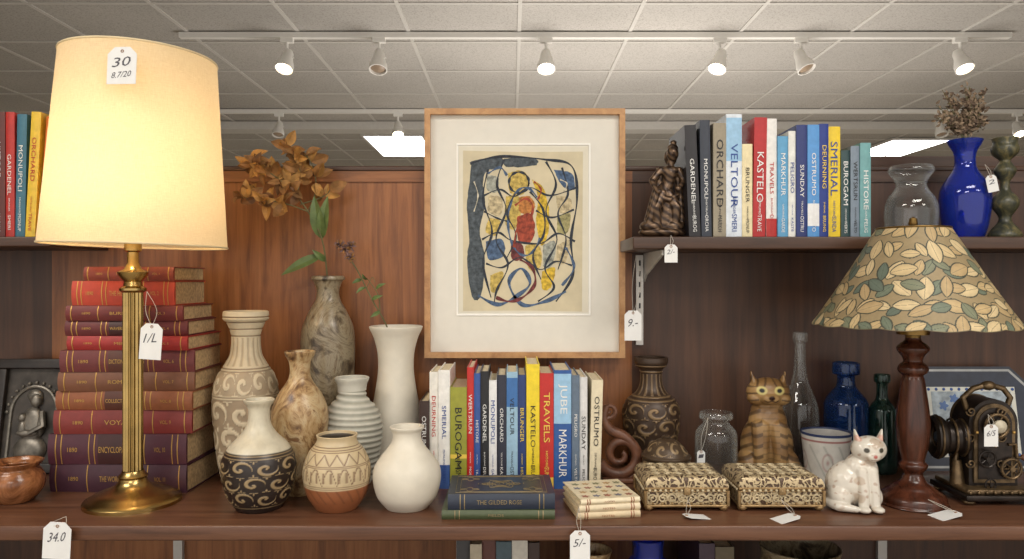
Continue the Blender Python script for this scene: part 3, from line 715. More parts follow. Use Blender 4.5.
def f_bronze(th,h):
    g=volutes(th,h,8,4,.08,.62,12,.3); n_=ss((np.sin(14*th)-.1)*2)*band(h,.68,.86)*.6
    r_=lines(h,[.06,.64,.67,.88,.93],.01); t=np.clip(np.maximum.reduce([g,n_,r_]),0,1)
    return mix(CN(66,50,38),CN(144,118,84),t*.8),.7*t
VCB=vcmat("bronze_ware",.42,.2)
lathe("engraved_bronze_vase",651,1.655,358,[(0,15),(.02,17),(.15,22),(.35,27),(.52,28.5),(.62,25),(.70,15),(.78,11),(.88,11),(.93,15),(.96,17),(1,17)],VCB,f_bronze,seg=260,n=260)
def f_jar(th,h):
    g=volutes(th,h,9,2,.06,.54,11,.3)+volutes(th,h,8,1,.66,.9,10,.3); return mix(CN(78,62,46),CN(156,132,98),np.clip(g,0,1)*.8),.5*g
lathe("lidded_bronze_jar",666,1.53,436,[(0,14),(.03,16),(.2,21),(.4,24),(.55,23.5),(.57,25),(.62,25),(.64,23),(.8,17),(.92,9),(.95,4),(.96,3.5),(.98,4.5),(1,2)],VCB,f_jar,seg=200,n=180,wall=1)
def f_mug(th,h):
    rim=ss((h-.955)/.01); band_=band(h,.86,.90); a=((th*5/(2*np.pi))%1)-.5; d=np.hypot(a*2.4,(h-.48)*2.6); fl=ss(1-np.abs(d-.42)/.10)*.8+ss(1-d/.2)
    c=mix(CN(216,213,205),CN(156,70,66),np.clip(fl,0,1)*.6); g=ss((np.sin(10*th+h*12)-.8)*5)*band(h,.2,.8)
    c=c*(1-g[:,None]*.35)+CN(96,110,96)[None,:]*g[:,None]*.35
    c=c*(1-band_[:,None]*.8)+CN(150,64,60)[None,:]*band_[:,None]*.8
    return c*(1-rim[:,None])+CN(50,64,104)[None,:]*rim[:,None],0*h
e=lathe("ceramic_mug",826,1.55,432,[(0,18),(.03,20),(.1,21.5),(.5,23),(.9,25.5),(1,26.5)],VC,f_mug,seg=150,n=120,wall=1.5,incol=(.6,.58,.55))
mb=MB(); mb.tube([e.location+Vector((.050+.022*math.sin(a),.012,.055+.028*math.cos(a))) for a in np.linspace(0.15,math.pi-.15,14)],.004,mat("mug_glaze",C(222,220,214),.3,0,.02)); h=mb.build("handle"); child(h,e)
# glass
CL=glass("clear_glass",(.975,.985,.98,1),(.8,.84,.82,1),.012,.30,.5)
BLG=glass("cobalt_glass",(.22,.32,.86,1),(.02,.05,.42,1),.34,.5,.5); NV=glass("navy_glass",(.38,.56,.80,1),(.03,.09,.26,1),.16,.45,.5); GG=glass("dark_green_glass",(.45,.6,.54,1),(.03,.08,.07,1),.16,.45,.5)
lathe("glass_jar",716,1.57,413,[(0,18),(.02,20),(.1,21),(.6,21.5),(.74,20),(.82,15),(.86,13.5),(.9,14),(.92,17),(.98,17),(1,16.5)],CL,isglass=True,wall=1.2)
lathe("clear_glass_bottle",800,1.665,333,[(0,18),(.02,20),(.1,20.5),(.42,19),(.55,14),(.65,8.5),(.78,6),(.92,5.5),(.94,7.5),(1,7.5)],CL,isglass=True,wall=1.1)
lathe("blue_glass_bottle",846,1.655,363,[(0,20),(.02,22),(.1,22.5),(.55,23),(.66,21),(.74,14),(.79,10),(.88,9.5),(.9,14),(.99,14),(1,13)],NV,isglass=True,wall=1.5)
lathe("green_glass_bottle",882,1.64,375,[(0,13),(.02,15),(.1,15.5),(.58,15),(.68,12),(.76,6.5),(.9,6),(.93,8.5),(1,8.5)],GG,isglass=True,wall=1.2)
lathe("clear_glass_vase",911,1.60,167,[(0,22),(.03,25),(.15,27),(.4,28),(.55,25),(.68,18),(.76,16),(.84,19),(.93,24),(1,22)],CL,base=UP,isglass=True,wall=1.2)
lathe("cobalt_blue_vase",965,1.60,141,[(0,18),(.03,20),(.15,24),(.35,27),(.5,26),(.62,19),(.70,13),(.78,11),(.88,12),(.96,17),(1,19)],BLG,base=UP,isglass=True,wall=1.5)
CAN=mottle("green_brass_patina",[C(34,38,32),C(66,66,48),C(112,102,66)],40,.35)
lathe("patinated_candlestick",1005,1.58,139,[(0,17),(.04,18),(.10,14),(.16,8),(.22,7),(.30,13),(.36,15),(.42,12),(.48,6),(.56,5),(.62,9),(.68,12),(.74,8),(.78,6),(.84,13),(.9,15),(.95,13),(1,14)],CAN,base=UP)

# ---------------------------------------------------------------- plants
DO=mat("dried_orange_leaf",C(178,130,66),.7,0,.3,50); DO2=mat("dried_ochre_leaf",C(146,102,54),.7,0,.3,50); DO3=mat("dried_brown_leaf",C(116,78,44),.7,0,.3,50); GRN=mat("green_leaf",C(94,112,60),.5,0,.25,40); STM=mat("stem",C(104,100,62),.7,0,.2); PUR=mat("thistle",C(124,96,92),.8,0,.3)
mb=MB(); D=1.655
def st(pts,r0,r1,dd=0):
    pp=[P(a,b_,D+c_) for a,b_,c_ in pts]; q=smoothprof([tuple(p) for p in pp],24); n=len(q)
    mb.tube([tuple(x) for x in q],[r0+(r1-r0)*i/(n-1) for i in range(n)],STM,6); return q
main=st([(328,300,0),(327,275,0),(322,240,-.01),(308,212,-.02),(292,190,-.03),(278,168,-.03)],.0022,.0014)
b1=st([(308,212,-.02),(285,204,-.04),(262,200,-.05),(240,198,-.05)],.0015,.001); b2=st([(297,197,-.03),(300,175,-.02),(296,155,-.03),(284,146,-.03)],.0015,.001); b3=st([(292,190,-.03),(268,172,-.05),(248,162,-.05)],.0014,.001); b4=st([(308,212,-.02),(316,190,0),(312,165,-.01),(300,150,-.01)],.0014,.001); b5=st([(300,205,-.02),(325,196,0),(333,184,-.01)],.0014,.001)
for br_,n in ((main[16:],16),(b1[6:],28),(b2[6:],26),(b3[6:],26),(b4[10:],18),(b5[10:],5)):
    for i in range(n):
        p=Vector(br_[int(random.random()*(len(br_)-1))]); d=Vector((random.uniform(-1,1),random.uniform(-.8,.6),random.uniform(-.7,1))).normalized()
        L=random.uniform(.024,.046); mb.leaf(p,p+d*L,L*random.uniform(.4,.62),random.choice((DO,DO,DO2,DO2,DO3)),None,random.uniform(-.25,.25))
for a,b_,w in (((322,240),(314,196),.03),((322,240),(328,196),.026),((324,255),(281,276),.022),((326,262),(312,250),.014)):
    mb.leaf(P(*a,D),P(*b_,D-.02),w,GRN,(0,-1,.2),.1)
mb.build("dried_leaf_branch",loc=P(328,277,D))
mb=MB(); D=1.64
st([(392,345,0),(386,325,0),(372,300,-.01),(358,272,-.02),(347,255,-.02)],.0020,.0014); st([(380,312,-.005),(378,295,-.01),(368,280,-.02)],.0014,.001)
st([(366,290,-.015),(372,278,-.02),(375,283,-.02)],.001,.0006)
for (a,b_) in ((345,250),(340,246),(350,258),(351,247)):
    c=P(a,b_,D-.02)
    for i in range(30):
        d=Vector((random.gauss(0,1),random.gauss(0,1),random.gauss(0.4,1))).normalized(); mb.leaf(c,c+d*.014,.0045,PUR if i%3 else DO2)
for a,b_ in (((372,300),(383,296)),((362,280),(352,284)),((380,312),(370,318)),((368,280),(362,274)),((376,290),(386,284)),((366,288),(356,294))): mb.leaf(P(*a,D-.01),P(*b_,D-.02),.009,GRN)
mb.build("dried_thistle_stem",loc=P(396,327,D))
mb=MB(); D=1.60; DRY=mat("dried_flower",C(140,120,98),.9,0,.35,80); DRY2=mat("dried_flower_dark",C(98,80,66),.9,0,.3,80)
for i in range(34):
    tx=random.uniform(935,989); ty=random.uniform(82,116)+abs(tx-962)*.3; mx_=(tx+965)/2+random.uniform(-3,3); dd=random.uniform(-.03,.03)
    q=st([(965,152,0),(965+(tx-965)*.15,135,0),(mx_,(ty+135)/2,dd*.5),(tx,ty,dd)],.0009,.0006)
    for k_ in range(26):
        p=Vector(q[int(random.uniform(.42,1)*(len(q)-1))])+Vector([random.gauss(0,.004) for _ in range(3)])
        d=Vector((random.gauss(0,1),random.gauss(0,1),random.gauss(.5,1))).normalized(); mb.leaf(p,p+d*.011,.0055,random.choice((DRY,DRY,DRY2)))
mb.build("dried_flower_bunch",loc=P(965,141,D))

# ================================================================ SCULPTED FIGURES
VW=vcmat("carved_wood_finish",.4,0,.2,50); VG=vcmat("glazed_figurine",.25,0,.08,40,.03,.3); VBZ=vcmat("bronze_statue",.35,.5,.3,60)
def near(x,z,cx_,cz,r_): return ss((r_-np.hypot(x-cx_,z-cz))/1.2+.5)
def c_wood(x,y,z):
    base_=mix(CN(164,130,84),CN(134,100,60),ss(.5+.5*np.sin(z*.2+x*.1)))
    body=z<76
    s1=ss((np.sin(z*.62+np.abs(x)*.35+1.5*np.sin(y*.15))-.25)*2.5)*body*(np.abs(x)>7)
    s1+=ss((np.sin(z*1.1)-.55)*3)*(np.abs(x)<=7)*body*.5
    s2=ss((np.sin(np.abs(x)*1.1+z*.35)-.45)*3)*(z>=97)+ss((np.sin(z*.9+np.abs(x)*.2)-.5)*3)*(z>=76)*(z<97)*(np.abs(x)>9)
    f=y<-6
    t=np.clip(s1+s2,0,1); c=base_*(1-.75*t[:,None])+CN(66,46,30)[None,:]*.75*t[:,None]
    for ex in (-7,7):
        a=near(x,z,ex,93,4.2)*f; c=c*(1-a[:,None])+CN(206,190,120)[None,:]*a[:,None]
        a=near(x,z,ex,93,2.2)*f; c=c*(1-a[:,None])+CN(20,15,12)[None,:]*a[:,None]
    a=near(x,z,0,86,2.4)*f; c=c*(1-a[:,None])+CN(50,26,20)[None,:]*a[:,None]
    a=ss(1-np.abs(z-(82+np.abs(np.abs(x)-3)*.5))/1.2)*(np.abs(x)<6)*f*(z<84); c=c*(1-a[:,None])+CN(50,26,20)[None,:]*a[:,None]
    return c
cat=[('e',(0,2,34),(22,18,34)),('e',(0,-2,58),(16,14,22)),('e',(-15,-2,15),(11,17,17)),('e',(15,-2,15),(11,17,17)),('c',[(-7,-12,56),(-8,-17,30),(-8,-19,4)],[8,6,5.5]),('c',[(7,-12,56),(8,-17,30),(8,-19,4)],[8,6,5.5]),
 ('e',(-8,-23,4),(6.5,8,4)),('e',(8,-23,4),(6.5,8,4)),('e',(-17,-16,4),(7,9,4)),('e',(17,-16,4),(7,9,4)),
 ('e',(0,-4,90),(18,15,15)),('e',(0,-16,85),(8,7,6)),('e',(0,-22,87),(2.5,2.5,2)),('e',(-10,-8,84),(8,8,7)),('e',(10,-8,84),(8,8,7)),
 ('k',(-11,-4,97),(-14,-4,111),7,1.2,.5),('k',(11,-4,97),(14,-4,111),7,1.2,.5),('c',[(14,16,8),(24,8,6),(24,-10,5),(14,-22,4)],[6,5,5,3.5]),('c',[(0,0,76),(0,2,60)],[13,15])]
D=1.575; blob("carved_wooden_cat",cat,D/F*.97,(X(767,D),Y(D),SH),c_wood,VW,rotz=-.12,scl=(1.22,1.05,1))
def c_white(x,y,z):
    c=np.tile(CN(210,203,190),(len(x),1))
    sp_=np.array([noise.noise(Vector((a*.09,b_*.09,d*.09+7))) for a,b_,d in zip(x,y,z)])
    t=ss((sp_-.22)*5)*.6; c=c*(1-t[:,None])+CN(172,148,124)[None,:]*t[:,None]
    sp_=np.array([noise.noise(Vector((a*.22,b_*.22,d*.22+3))) for a,b_,d in zip(x,y,z)])
    t=ss((sp_-.36)*6)*.6; c=c*(1-t[:,None])+CN(160,126,104)[None,:]*t[:,None]
    f=y<-8
    for ex in (2.5,16.5):
        a=near(x,z,ex,63,2.6)*f; c=c*(1-a[:,None])+CN(60,56,44)[None,:]*a[:,None]
    a=near(x,z,9.5,57,1.9)*f; c=c*(1-a[:,None])+CN(180,100,92)[None,:]*a[:,None]
    a=ss(1-np.abs(z-(53+np.abs(np.abs(x-9.5)-2)*.4))/.8)*(np.abs(x-9.5)<4)*f; c=c*(1-a[:,None]*.8)+CN(120,80,70)[None,:]*a[:,None]*.8
    for ex in (-2,21):
        a=near(x,z,ex,74,3.2)*(y<-4); c=c*(1-a[:,None]*.6)+CN(206,140,120)[None,:]*a[:,None]*.6
    return c
wc=[('e',(-4,4,24),(25,20,25)),('e',(3,0,38),(17,15,20)),('e',(-18,-2,13),(12,15,14)),('e',(12,-2,12),(11,14,13)),('c',[(0,-10,40),(0,-16,20),(-1,-18,4)],[7,5.5,5]),('c',[(9,-10,40),(10,-16,20),(10,-18,4)],[7,5.5,5]),
 ('e',(-2,-22,3.5),(6,7,3.5)),('e',(11,-22,3.5),(6,7,3.5)),('e',(-17,-14,4),(8,8,4)),('e',(9.5,-4,62),(17,14,14)),('e',(9.5,-15,56),(7,5,5)),('e',(9.5,-19,57.5),(2,2,1.6)),
 ('k',(-1,-3,70),(-4,-3,83),6.5,1.2,.5),('k',(20,-3,70),(23,-3,83),6.5,1.2,.5),('c',[(-20,10,8),(-28,-2,6),(-24,-15,5),(-10,-22,4)],[6,5.5,5,3.5])]
D=1.385; blob("ceramic_cat_figurine",wc,D/F*.95,(X(857,D),Y(D),SH),c_white,VG,scl=(1.08,1,1))
def c_brz(x,y,z):
    t=ss(.5+.5*np.sin(z*.8+x*.5+np.sin(y*.6)*2)); return mix(CN(58,44,36),CN(116,92,70),t)
sf=[('e',(0,0,5),(26,15,6)),('e',(-12,-3,11),(13,11,7)),('e',(10,1,11),(14,12,8)),
 ('c',[(3,0,14),(6,1,34),(1,0,46)],[10,9,8]),('c',[(-6,-6,12),(-9,-9,30),(-1,-3,44)],[5,6,7]),('c',[(13,-4,12),(14,-6,30),(6,-2,44)],[5,6,7]),
 ('c',[(1,0,46),(7,1,56),(8,0,66)],[7.5,6.5,8.5]),('e',(8,-1,68),(11,6.5,6)),('c',[(9,-1,72),(10,-1,79)],[3.6,3.6]),
 ('e',(11,-2,86),(6.5,7,8.2)),('e',(12,2,92),(6,6,5)),('e',(13,3,98),(3.6,3.6,3)),('e',(11,-8.6,85),(1.5,1.7,2)),('e',(10,4,83),(7,6,9)),
 ('c',[(-2,-1,69),(-12,-5,58),(-8,-13,47)],[4,3.3,2.5]),('e',(-6,-14,46),(3.5,3,2.6)),('c',[(18,-1,69),(23,-4,58),(17,-10,50)],[4,3.3,2.5]),('e',(15,-11,49),(3,2.8,3)),
 ('c',[(17,4,66),(21,6,44),(22,4,16)],[3.5,5,6]),('c',[(-1,4,64),(-7,6,40),(-14,5,14)],[3.5,5.5,6]),('c',[(-7,-13,46),(-12,-12,30),(-16,-9,14)],[2.5,3.2,4]),('c',[(-6,-7,42),(6,-9,38),(16,-5,44)],[2.5,3,2.5])]
D=1.57; blob("bronze_draped_figurine",sf,D/F*.97,(X(662,D),Y(D),UP),c_brz,VBZ,vox=.55,sm=2,scl=(.95,.9,1))

# ================================================================ FRAMED RELIEF (left)
D=1.60; mb=MB(); u=D/F; wf,hf=.17,.245
DFW=mat("dark_frame",C(42,34,30),.4,0,.3); SIL=mat("pewter_relief",C(128,122,112),.4,.6,.3,60)
Mf=Matrix.Translation((X(18,D)-.0,Y(D)+.03,SH))@Matrix.Rotation(math.radians(-10),4,'X')
def lb(a,b_,m_,bev=0): mb.box(a,b_,m_,Mf,bev)
for a,b_ in (((-wf/2,-.01,.0),(wf/2,.01,.022)),((-wf/2,-.01,hf-.022),(wf/2,.01,hf)),((-wf/2,-.01,.022),(-wf/2+.022,.01,hf-.022)),((wf/2-.022,-.01,.022),(wf/2,.01,hf-.022))): lb(a,b_,DFW,.003)
lb((-wf/2+.01,.002,.01),(wf/2-.01,.006,hf-.01),mat("relief_ground",C(70,64,58),.5,.3,.3))
arch=[(.05*math.cos(a),.001,.13+.055*math.sin(a)) for a in np.linspace(math.pi,0,18)]
mb.tube([(-.05,.001,.03)]+arch+[(.05,.001,.03)],.004,SIL,8,Mf); 
for i,a in enumerate(np.linspace(math.pi,0,13)): mb.sph((.058*math.cos(a),.0,.13+.063*math.sin(a)),.004,SIL,Mf,8)
for c_,r_ in (((0.005,-.002,.155),(.013,.01,.016)),((.0,.0,.165),(.017,.008,.014)),((0,0,.10),(.026,.012,.042)),((0,0,.05),(.036,.014,.030)),((-.018,-.008,.118),(.009,.008,.010)),((-.016,-.006,.095),(.010,.009,.018)),((.022,-.004,.105),(.008,.009,.026)),((-.004,-.010,.085),(.024,.007,.008))): mb.sph(c_,r_,SIL,Mf,16)
mb.tube([(.02,-.004,.13),(.03,-.012,.10),(.004,-.018,.085)],[.007,.007,.005],SIL,8,Mf)
mb.build("framed_relief_plaque",loc=(X(18,D),Y(D),SH))

# ================================================================ CARVED WOOD SCROLL
D=1.565; u=D/F; mb=MB(); pts=[];rs=[]
for t in np.linspace(0,1,50):
    a=math.radians(200)+t*math.radians(560); R_=(19*(1-t)+3)*1.0; pts.append((620+R_*math.cos(a),455-R_*math.sin(a)*1.0)); rs.append(.008*(1-t)+.005)
scw=wood("scroll_wood",C(60,36,26),C(98,62,44),C(126,84,60),scale=(9,9,9),rings=False)
def seq(pl): return [P(a,b_,D) for a,b_ in pl]
mb.tube(seq(pts),rs,scw,10)
q=[tuple(x) for x in smoothprof([(607,406),(604,418),(610,430),(624,437),(637,452),(636,472),(622,482)],40)]; mb.tube(seq(q),[.006+.005*math.sin(math.pi*i/(len(q)-1)) for i in range(len(q))],scw,10)
pts2=[(609+ (7*(1-t)+1)*math.cos(4.2+t*8),411-(7*(1-t)+1)*math.sin(4.2+t*8)) for t in np.linspace(0,1,24)]; mb.tube(seq(pts2),[.0055*(1-t*.4) for t in np.linspace(0,1,24)],scw,8)
mb.box((X(602,D),Y(D)-.02,SH),(X(638,D),Y(D)+.02,SH+.010),scw,None,.003); mb.tube(seq([(620,478),(620,482)]),.012,scw)
mb.build("carved_wood_scroll",loc=(X(620,D),Y(D),SH))

# ================================================================ ORNATE BOXES
m,nt,b=nodes("filigree_metal")
v=objmap(nt,(1,1,1)); dn=noise_tex(nt,v,45,3)
va=nt.nodes.new("ShaderNodeVectorMath"); va.operation='MULTIPLY_ADD'; va.inputs[1].default_value=(.03,.03,.03); nt.links.new(dn.outputs['Color'],va.inputs[0]); nt.links.new(v,va.inputs[2])
vo=nt.nodes.new("ShaderNodeTexVoronoi"); vo.feature='DISTANCE_TO_EDGE'; vo.inputs['Scale'].default_value=95; nt.links.new(va.outputs[0],vo.inputs['Vector'])
ee=ramp(nt,vo.outputs[0],[(.10,(1,1,1,1)),(.20,(0,0,0,1))])
nt.links.new(mixc(nt,ee,C(78,58,42),C(186,166,130)),b.inputs['Base Color']); b.inputs['Roughness'].default_value=.42; b.inputs['Metallic'].default_value=.25
bump(nt,b,ee,.9,.002)
FIL=m; GLD=mat("antique_gold",C(160,132,92),.36,.6,.25,80); IV=mat("ivory_enamel",C(200,184,150),.4,.15,.2,60)
def obox(x0,x1,D0,dep,h,rot):
    mb=MB(); w=(x1-x0)*D0/F; T=Matrix.Translation((X((x0+x1)/2,D0),Y(D0)+dep/2,SH))@Matrix.Rotation(math.radians(rot),4,'Z')
    w2,d2=w/2,dep/2
    for sx in (-1,1):
        for sy in (-1,1):
            mb.sph((sx*(w2-.008),sy*(d2-.008),.0065),(.009,.009,.0065),GLD,T); 
    mb.box((-w2+.003,-d2+.003,.008),(w2-.003,d2-.003,h*.58),FIL,T,.002)
    mb.box((-w2,-d2,.007),(w2,d2,.012),GLD,T,.002); mb.box((-w2+.001,-d2+.001,h*.55),(w2-.001,d2-.001,h*.60),GLD,T,.0015)
    mb.box((-w2,-d2,h*.62),(w2,d2,h*.70),GLD,T,.0015)
    n=6
    vs=[];fs=[]
    for i in range(n+1):
        t=i/n; a=1-.20*(1-math.cos(t*math.pi/2)); z=h*.70+h*.30*math.sin(t*math.pi/2)
        for sx,sy in ((-1,-1),(1,-1),(1,1),(-1,1)): vs.append((sx*w2*a,sy*d2*a,z))
    for i in range(n):
        for j in range(4): fs.append((i*4+j,i*4+(j+1)%4,i*4+4+(j+1)%4,i*4+4+j))
    fs.append((n*4,n*4+1,n*4+2,n*4+3)); mb.add(vs,fs,FIL,False,T)
    for i in range(15):
        t=-1+2*(i+.5)/15; mb.sph((t*(w2-.004),-d2-.0005,h*.61),.0028,IV,T,8)
    for i in range(9):
        t=-1+2*(i+.5)/9
        for sx in (-1,1): mb.sph((sx*w2,t*(d2-.006),h*.61),.0028,IV,T,8)
    def curl(cx_,cz,R_,dr,Mx):
        mb.tube([(cx_+dr*R_*(1-t*.85)*math.cos(t*9),cz+R_*(1-t*.85)*math.sin(t*9),0) for t in np.linspace(0,1,20)],[.0014*(1-.4*t) for t in np.linspace(0,1,20)],IV,6,Mx)
    FRT=T@Matrix.Translation((0,-d2+.0025,0))@Matrix.Rotation(math.pi/2,4,'X')
    for i in range(8):
        c=(-.875+.25*i)*(w2-.006); curl(c,h*.36,.0085,1 if i%2 else -1,FRT); mb.sph((c,-d2+.002,h*.23),.0022,GLD,T,8)
    TOP=T@Matrix.Translation((0,0,h+.0002))
    for i in range(6):
        for j in range(4):
            curl((-.66+.264*i)*w2,(-.56+.373*j)*d2,.0085,1 if (i+j)%2 else -1,TOP)
    for sx in (-1,1):
        for sy in (-1,1): mb.tube([(sx*(w2-.001),sy*(d2-.001),.01),(sx*(w2-.001),sy*(d2-.001),h*.6)],.003,GLD,8,T)
    mb.box((-.006,-d2-.003,h*.48),(.006,-d2+.001,h*.68),GLD,T,.001)
    return mb.build("ornate_trinket_box",loc=(X((x0+x1)/2,D0),Y(D0)+dep/2,SH))
obox(645,729,1.362,.118,.062,0); obox(739,825,1.362,.115,.062,0)

# ================================================================ RIGHT: PLAQUE + ANTIQUE MACHINE
D=1.62; mb=MB(); u=D/F
T=Matrix.Translation((X(985,D),Y(D)+.03,SH))@Matrix.Rotation(math.radians(-10),4,'X')
def octo(w,h,c,z0=0): return [(-w,z0),(w,z0),(w,h-c),(w-c,h),(-w+c,h),(-w,h-c)]
RM=Matrix(((1,0,0,0),(0,0,-1,0),(0,1,0,0),(0,0,0,1)))
hh_=Z(371,D)-SH+.004
mb.prism(octo(.142,hh_,.045),-.012,0,mat("navy_frame",C(36,40,52),.3,0,.2),T@RM)
mb.prism(octo(.136,hh_-.006,.042,.006),0,.0015,mat("pewter",C(146,146,144),.3,.7,.1),T@RM)
mb.prism(octo(.131,hh_-.011,.040,.011),.0015,.0025,mat("navy_ground",C(40,46,62),.4,0,.2),T@RM)
mb.prism([(-.095,.03),(.1,.03),(.1,hh_-.045),(-.095,hh_-.045)],.0025,.0045,mat("plate_cream",C(206,206,196),.4,0,.05),T@RM)
mb.prism([(-.085,.04),(.09,.04),(.09,hh_-.055),(-.085,hh_-.055)],.0045,.005,mat("plate_blue",C(160,172,180),.4,0,.3,60),T@RM)
for i in range(12):
    for s_ in (0,1): mb.sph((-.09+i*.0168,-.0052,(hh_-.05) if s_ else .035),(.0035,.0015,.0035),mat("blue_dot",C(60,90,150),.4,0,0),T,8)
for i in range(6): mb.prism([(-.06+i*.024+.009*math.cos(a)*(1+.3*math.cos(5*a)),hh_*.62+.018*math.sin(i)+.009*math.sin(a)*(1+.3*math.cos(5*a))) for a in np.linspace(0,6.28,20)[:-1]],.005,.0054,mat("blue_motif",C(80,110,160),.4,0,.1),T@RM)
mb.build("framed_ceramic_plaque",loc=(X(985,D),Y(D),SH))

D=1.45; u=D/F; mb=MB()
def q(px,py,dd=0): return P(px,py,D+dd)
BRZ=mat("antique_bronze",C(112,92,66),.38,.65,.4,70); BKM=mat("dark_bronze",C(46,38,33),.35,.5,.4,60)
xa,xb=X(948,D),X(1022,D)
for a in (xa+.012,xb-.012):
    for d_ in (-.045,.05): mb.sph((a,Y(D)+d_,SH+.006),(.012,.012,.006),BRZ)
mb.box((xa,Y(D)-.06,SH+.009),(xb,Y(D)+.065,SH+.020),BKM,None,.003); mb.box((xa+.006,Y(D)-.053,SH+.020),(xb-.006,Y(D)+.058,SH+.029),BRZ,None,.003)
def archplate(cx_,wpx,top_,y0,y1,m_,bot=None,sc=1):
    w=wpx*u*sc; c=X(cx_,D); zt=Z(top_,D); zb2=bot if bot is not None else SH+.027
    pl=[(c-w,zb2),(c+w,zb2)]+[(c+w*math.cos(a),zt-w+w*math.sin(a)) for a in np.linspace(0,math.pi,24)]
    mb.prism(pl,-y1,-y0,m_,RM)
archplate(986,24,398,Y(D)-.022,Y(D)+.035,BKM); archplate(986,20,402,Y(D)-.026,Y(D)-.022,BRZ,SH+.035); archplate(986,16.5,406,Y(D)-.028,Y(D)-.026,BKM,SH+.042)
archplate(986,24.5,397,Y(D)+.035,Y(D)+.04,BRZ)
FX=Matrix.Rotation(math.pi/2,4,'X')
def wheel(px,py,R_,y,sp_=6,m_=BRZ):
    c=Vector((X(px,D),y,Z(py,D))); T_=Matrix.Translation(c)@FX
    mb.torus(R_,R_*.14,m_,T_,36); mb.rev([(0,.004),(R_*.28,.004),(R_*.28,-.004),(0,-.004)],m_,20,T_,False)
    for i in range(sp_):
        a=2*math.pi*i/sp_; mb.tube([c,c+Vector((R_*math.cos(a),0,R_*math.sin(a)))],R_*.07,m_,6)
    for i in range(24):
        a=2*math.pi*i/24; mb.sph(c+Vector((R_*1.14*math.cos(a),0,R_*1.14*math.sin(a))),R_*.06,m_,None,6)
yfm=Y(D)-.034
wheel(986,423,.021,yfm); wheel(975,455,.015,yfm-.004,5,BKM); wheel(1000,465,.018,yfm,8); wheel(978,480,.010,yfm-.004,4,BKM)
mb.rev([(0,0),(.012,.001),(.012,.006),(.008,.01),(0,.012)],mat("dial_enamel",C(190,180,158),.4,0,.1),24,Matrix.Translation((X(986,D),yfm-.004,Z(423,D)))@FX)
mb.tube([q(967,410),q(963,398),q(973,389),q(988,385),q(1003,389),q(1010,398),q(1006,410)],[.0055]*7,BRZ,10); mb.sph(q(988,386),(.014,.011,.009),BRZ)
for sg in (-1,1):
    mb.tube([q(986+sg*(25+7*math.sin(t*3)*(1-t*.4)),488-t*52,-.0) for t in np.linspace(0,1,14)],[.006*(1-.4*t) for t in np.linspace(0,1,14)],BRZ,8)
    for k_ in range(3):   # cast scrolls on the housing
        cxk=986+sg*15; czk=412+k_*26
        mb.tube([q(cxk+sg*5*(1-t*.8)*math.cos(t*8),czk+5*(1-t*.8)*math.sin(t*8),-.031) for t in np.linspace(0,1,16)],.0016,BRZ,6)
Th=Matrix.Translation(q(966,438,.0))@Matrix.Rotation(math.radians(-90),4,'Y')@Matrix.Rotation(math.radians(-10),4,'X')
mb.rev([(0,0),(.030,0),(.034,.004),(.034,.012),(.030,.016),(.030,.036),(.035,.040),(.040,.046),(.040,.058),(.034,.062),(.033,.058),(.026,.05),(0,.05)],BKM,40,Th)
for z_ in (.008,.026,.052): mb.torus(.0345 if z_<.05 else .0405,.002,BRZ,Th@Matrix.Translation((0,0,z_)),40)
mb.torus(.02,.002,BRZ,Th@Matrix.Translation((0,0,.051)),30); mb.sph((0,0,.052),(.012,.012,.005),mat("lens_glass",C(60,70,80),.08,.3,.1),Th)
mb.tube([(X(957,D),Y(D),SH+.025),(X(957,D),Y(D),Z(460,D))],[.014,.008],BRZ,12)
mb.tube([q(1008,445,-.03),q(1016,445,-.03),q(1017,458,-.03),q(1021,458,-.03)],.0028,BRZ,8); mb.sph(q(1024,458,-.03),(.007,.006,.006),scw)
for i in range(9): mb.sph((xa+.01+i*(xb-xa-.02)/8,Y(D)-.055,SH+.0245),.0035,BRZ,None,8)
for px,py in ((968,430),(1004,430),(968,488),(1004,488),(986,443)): mb.sph((X(px,D),Y(D)-.029,Z(py,D)),.003,GOLD,None,8)
mb.build("antique_brass_machine",loc=(X(986,D),Y(D),SH))

# ================================================================ LOWER SHELF ITEMS
lathe("blue_glass_jar",648,1.42,539,[(0,22),(.03,25),(.5,27),(.8,22),(.88,15),(1,16)],BLG,base=.625,isglass=True)
lathe("brown_stoneware_jug",592,1.48,550,[(0,24),(.1,28),(.5,32),(.8,26),(.9,18),(1,20)],M1,base=.625)
lathe("stoneware_crock",800,1.46,547,[(0,40),(.1,44),(.6,46),(.9,40),(1,42)],M2,base=.625)

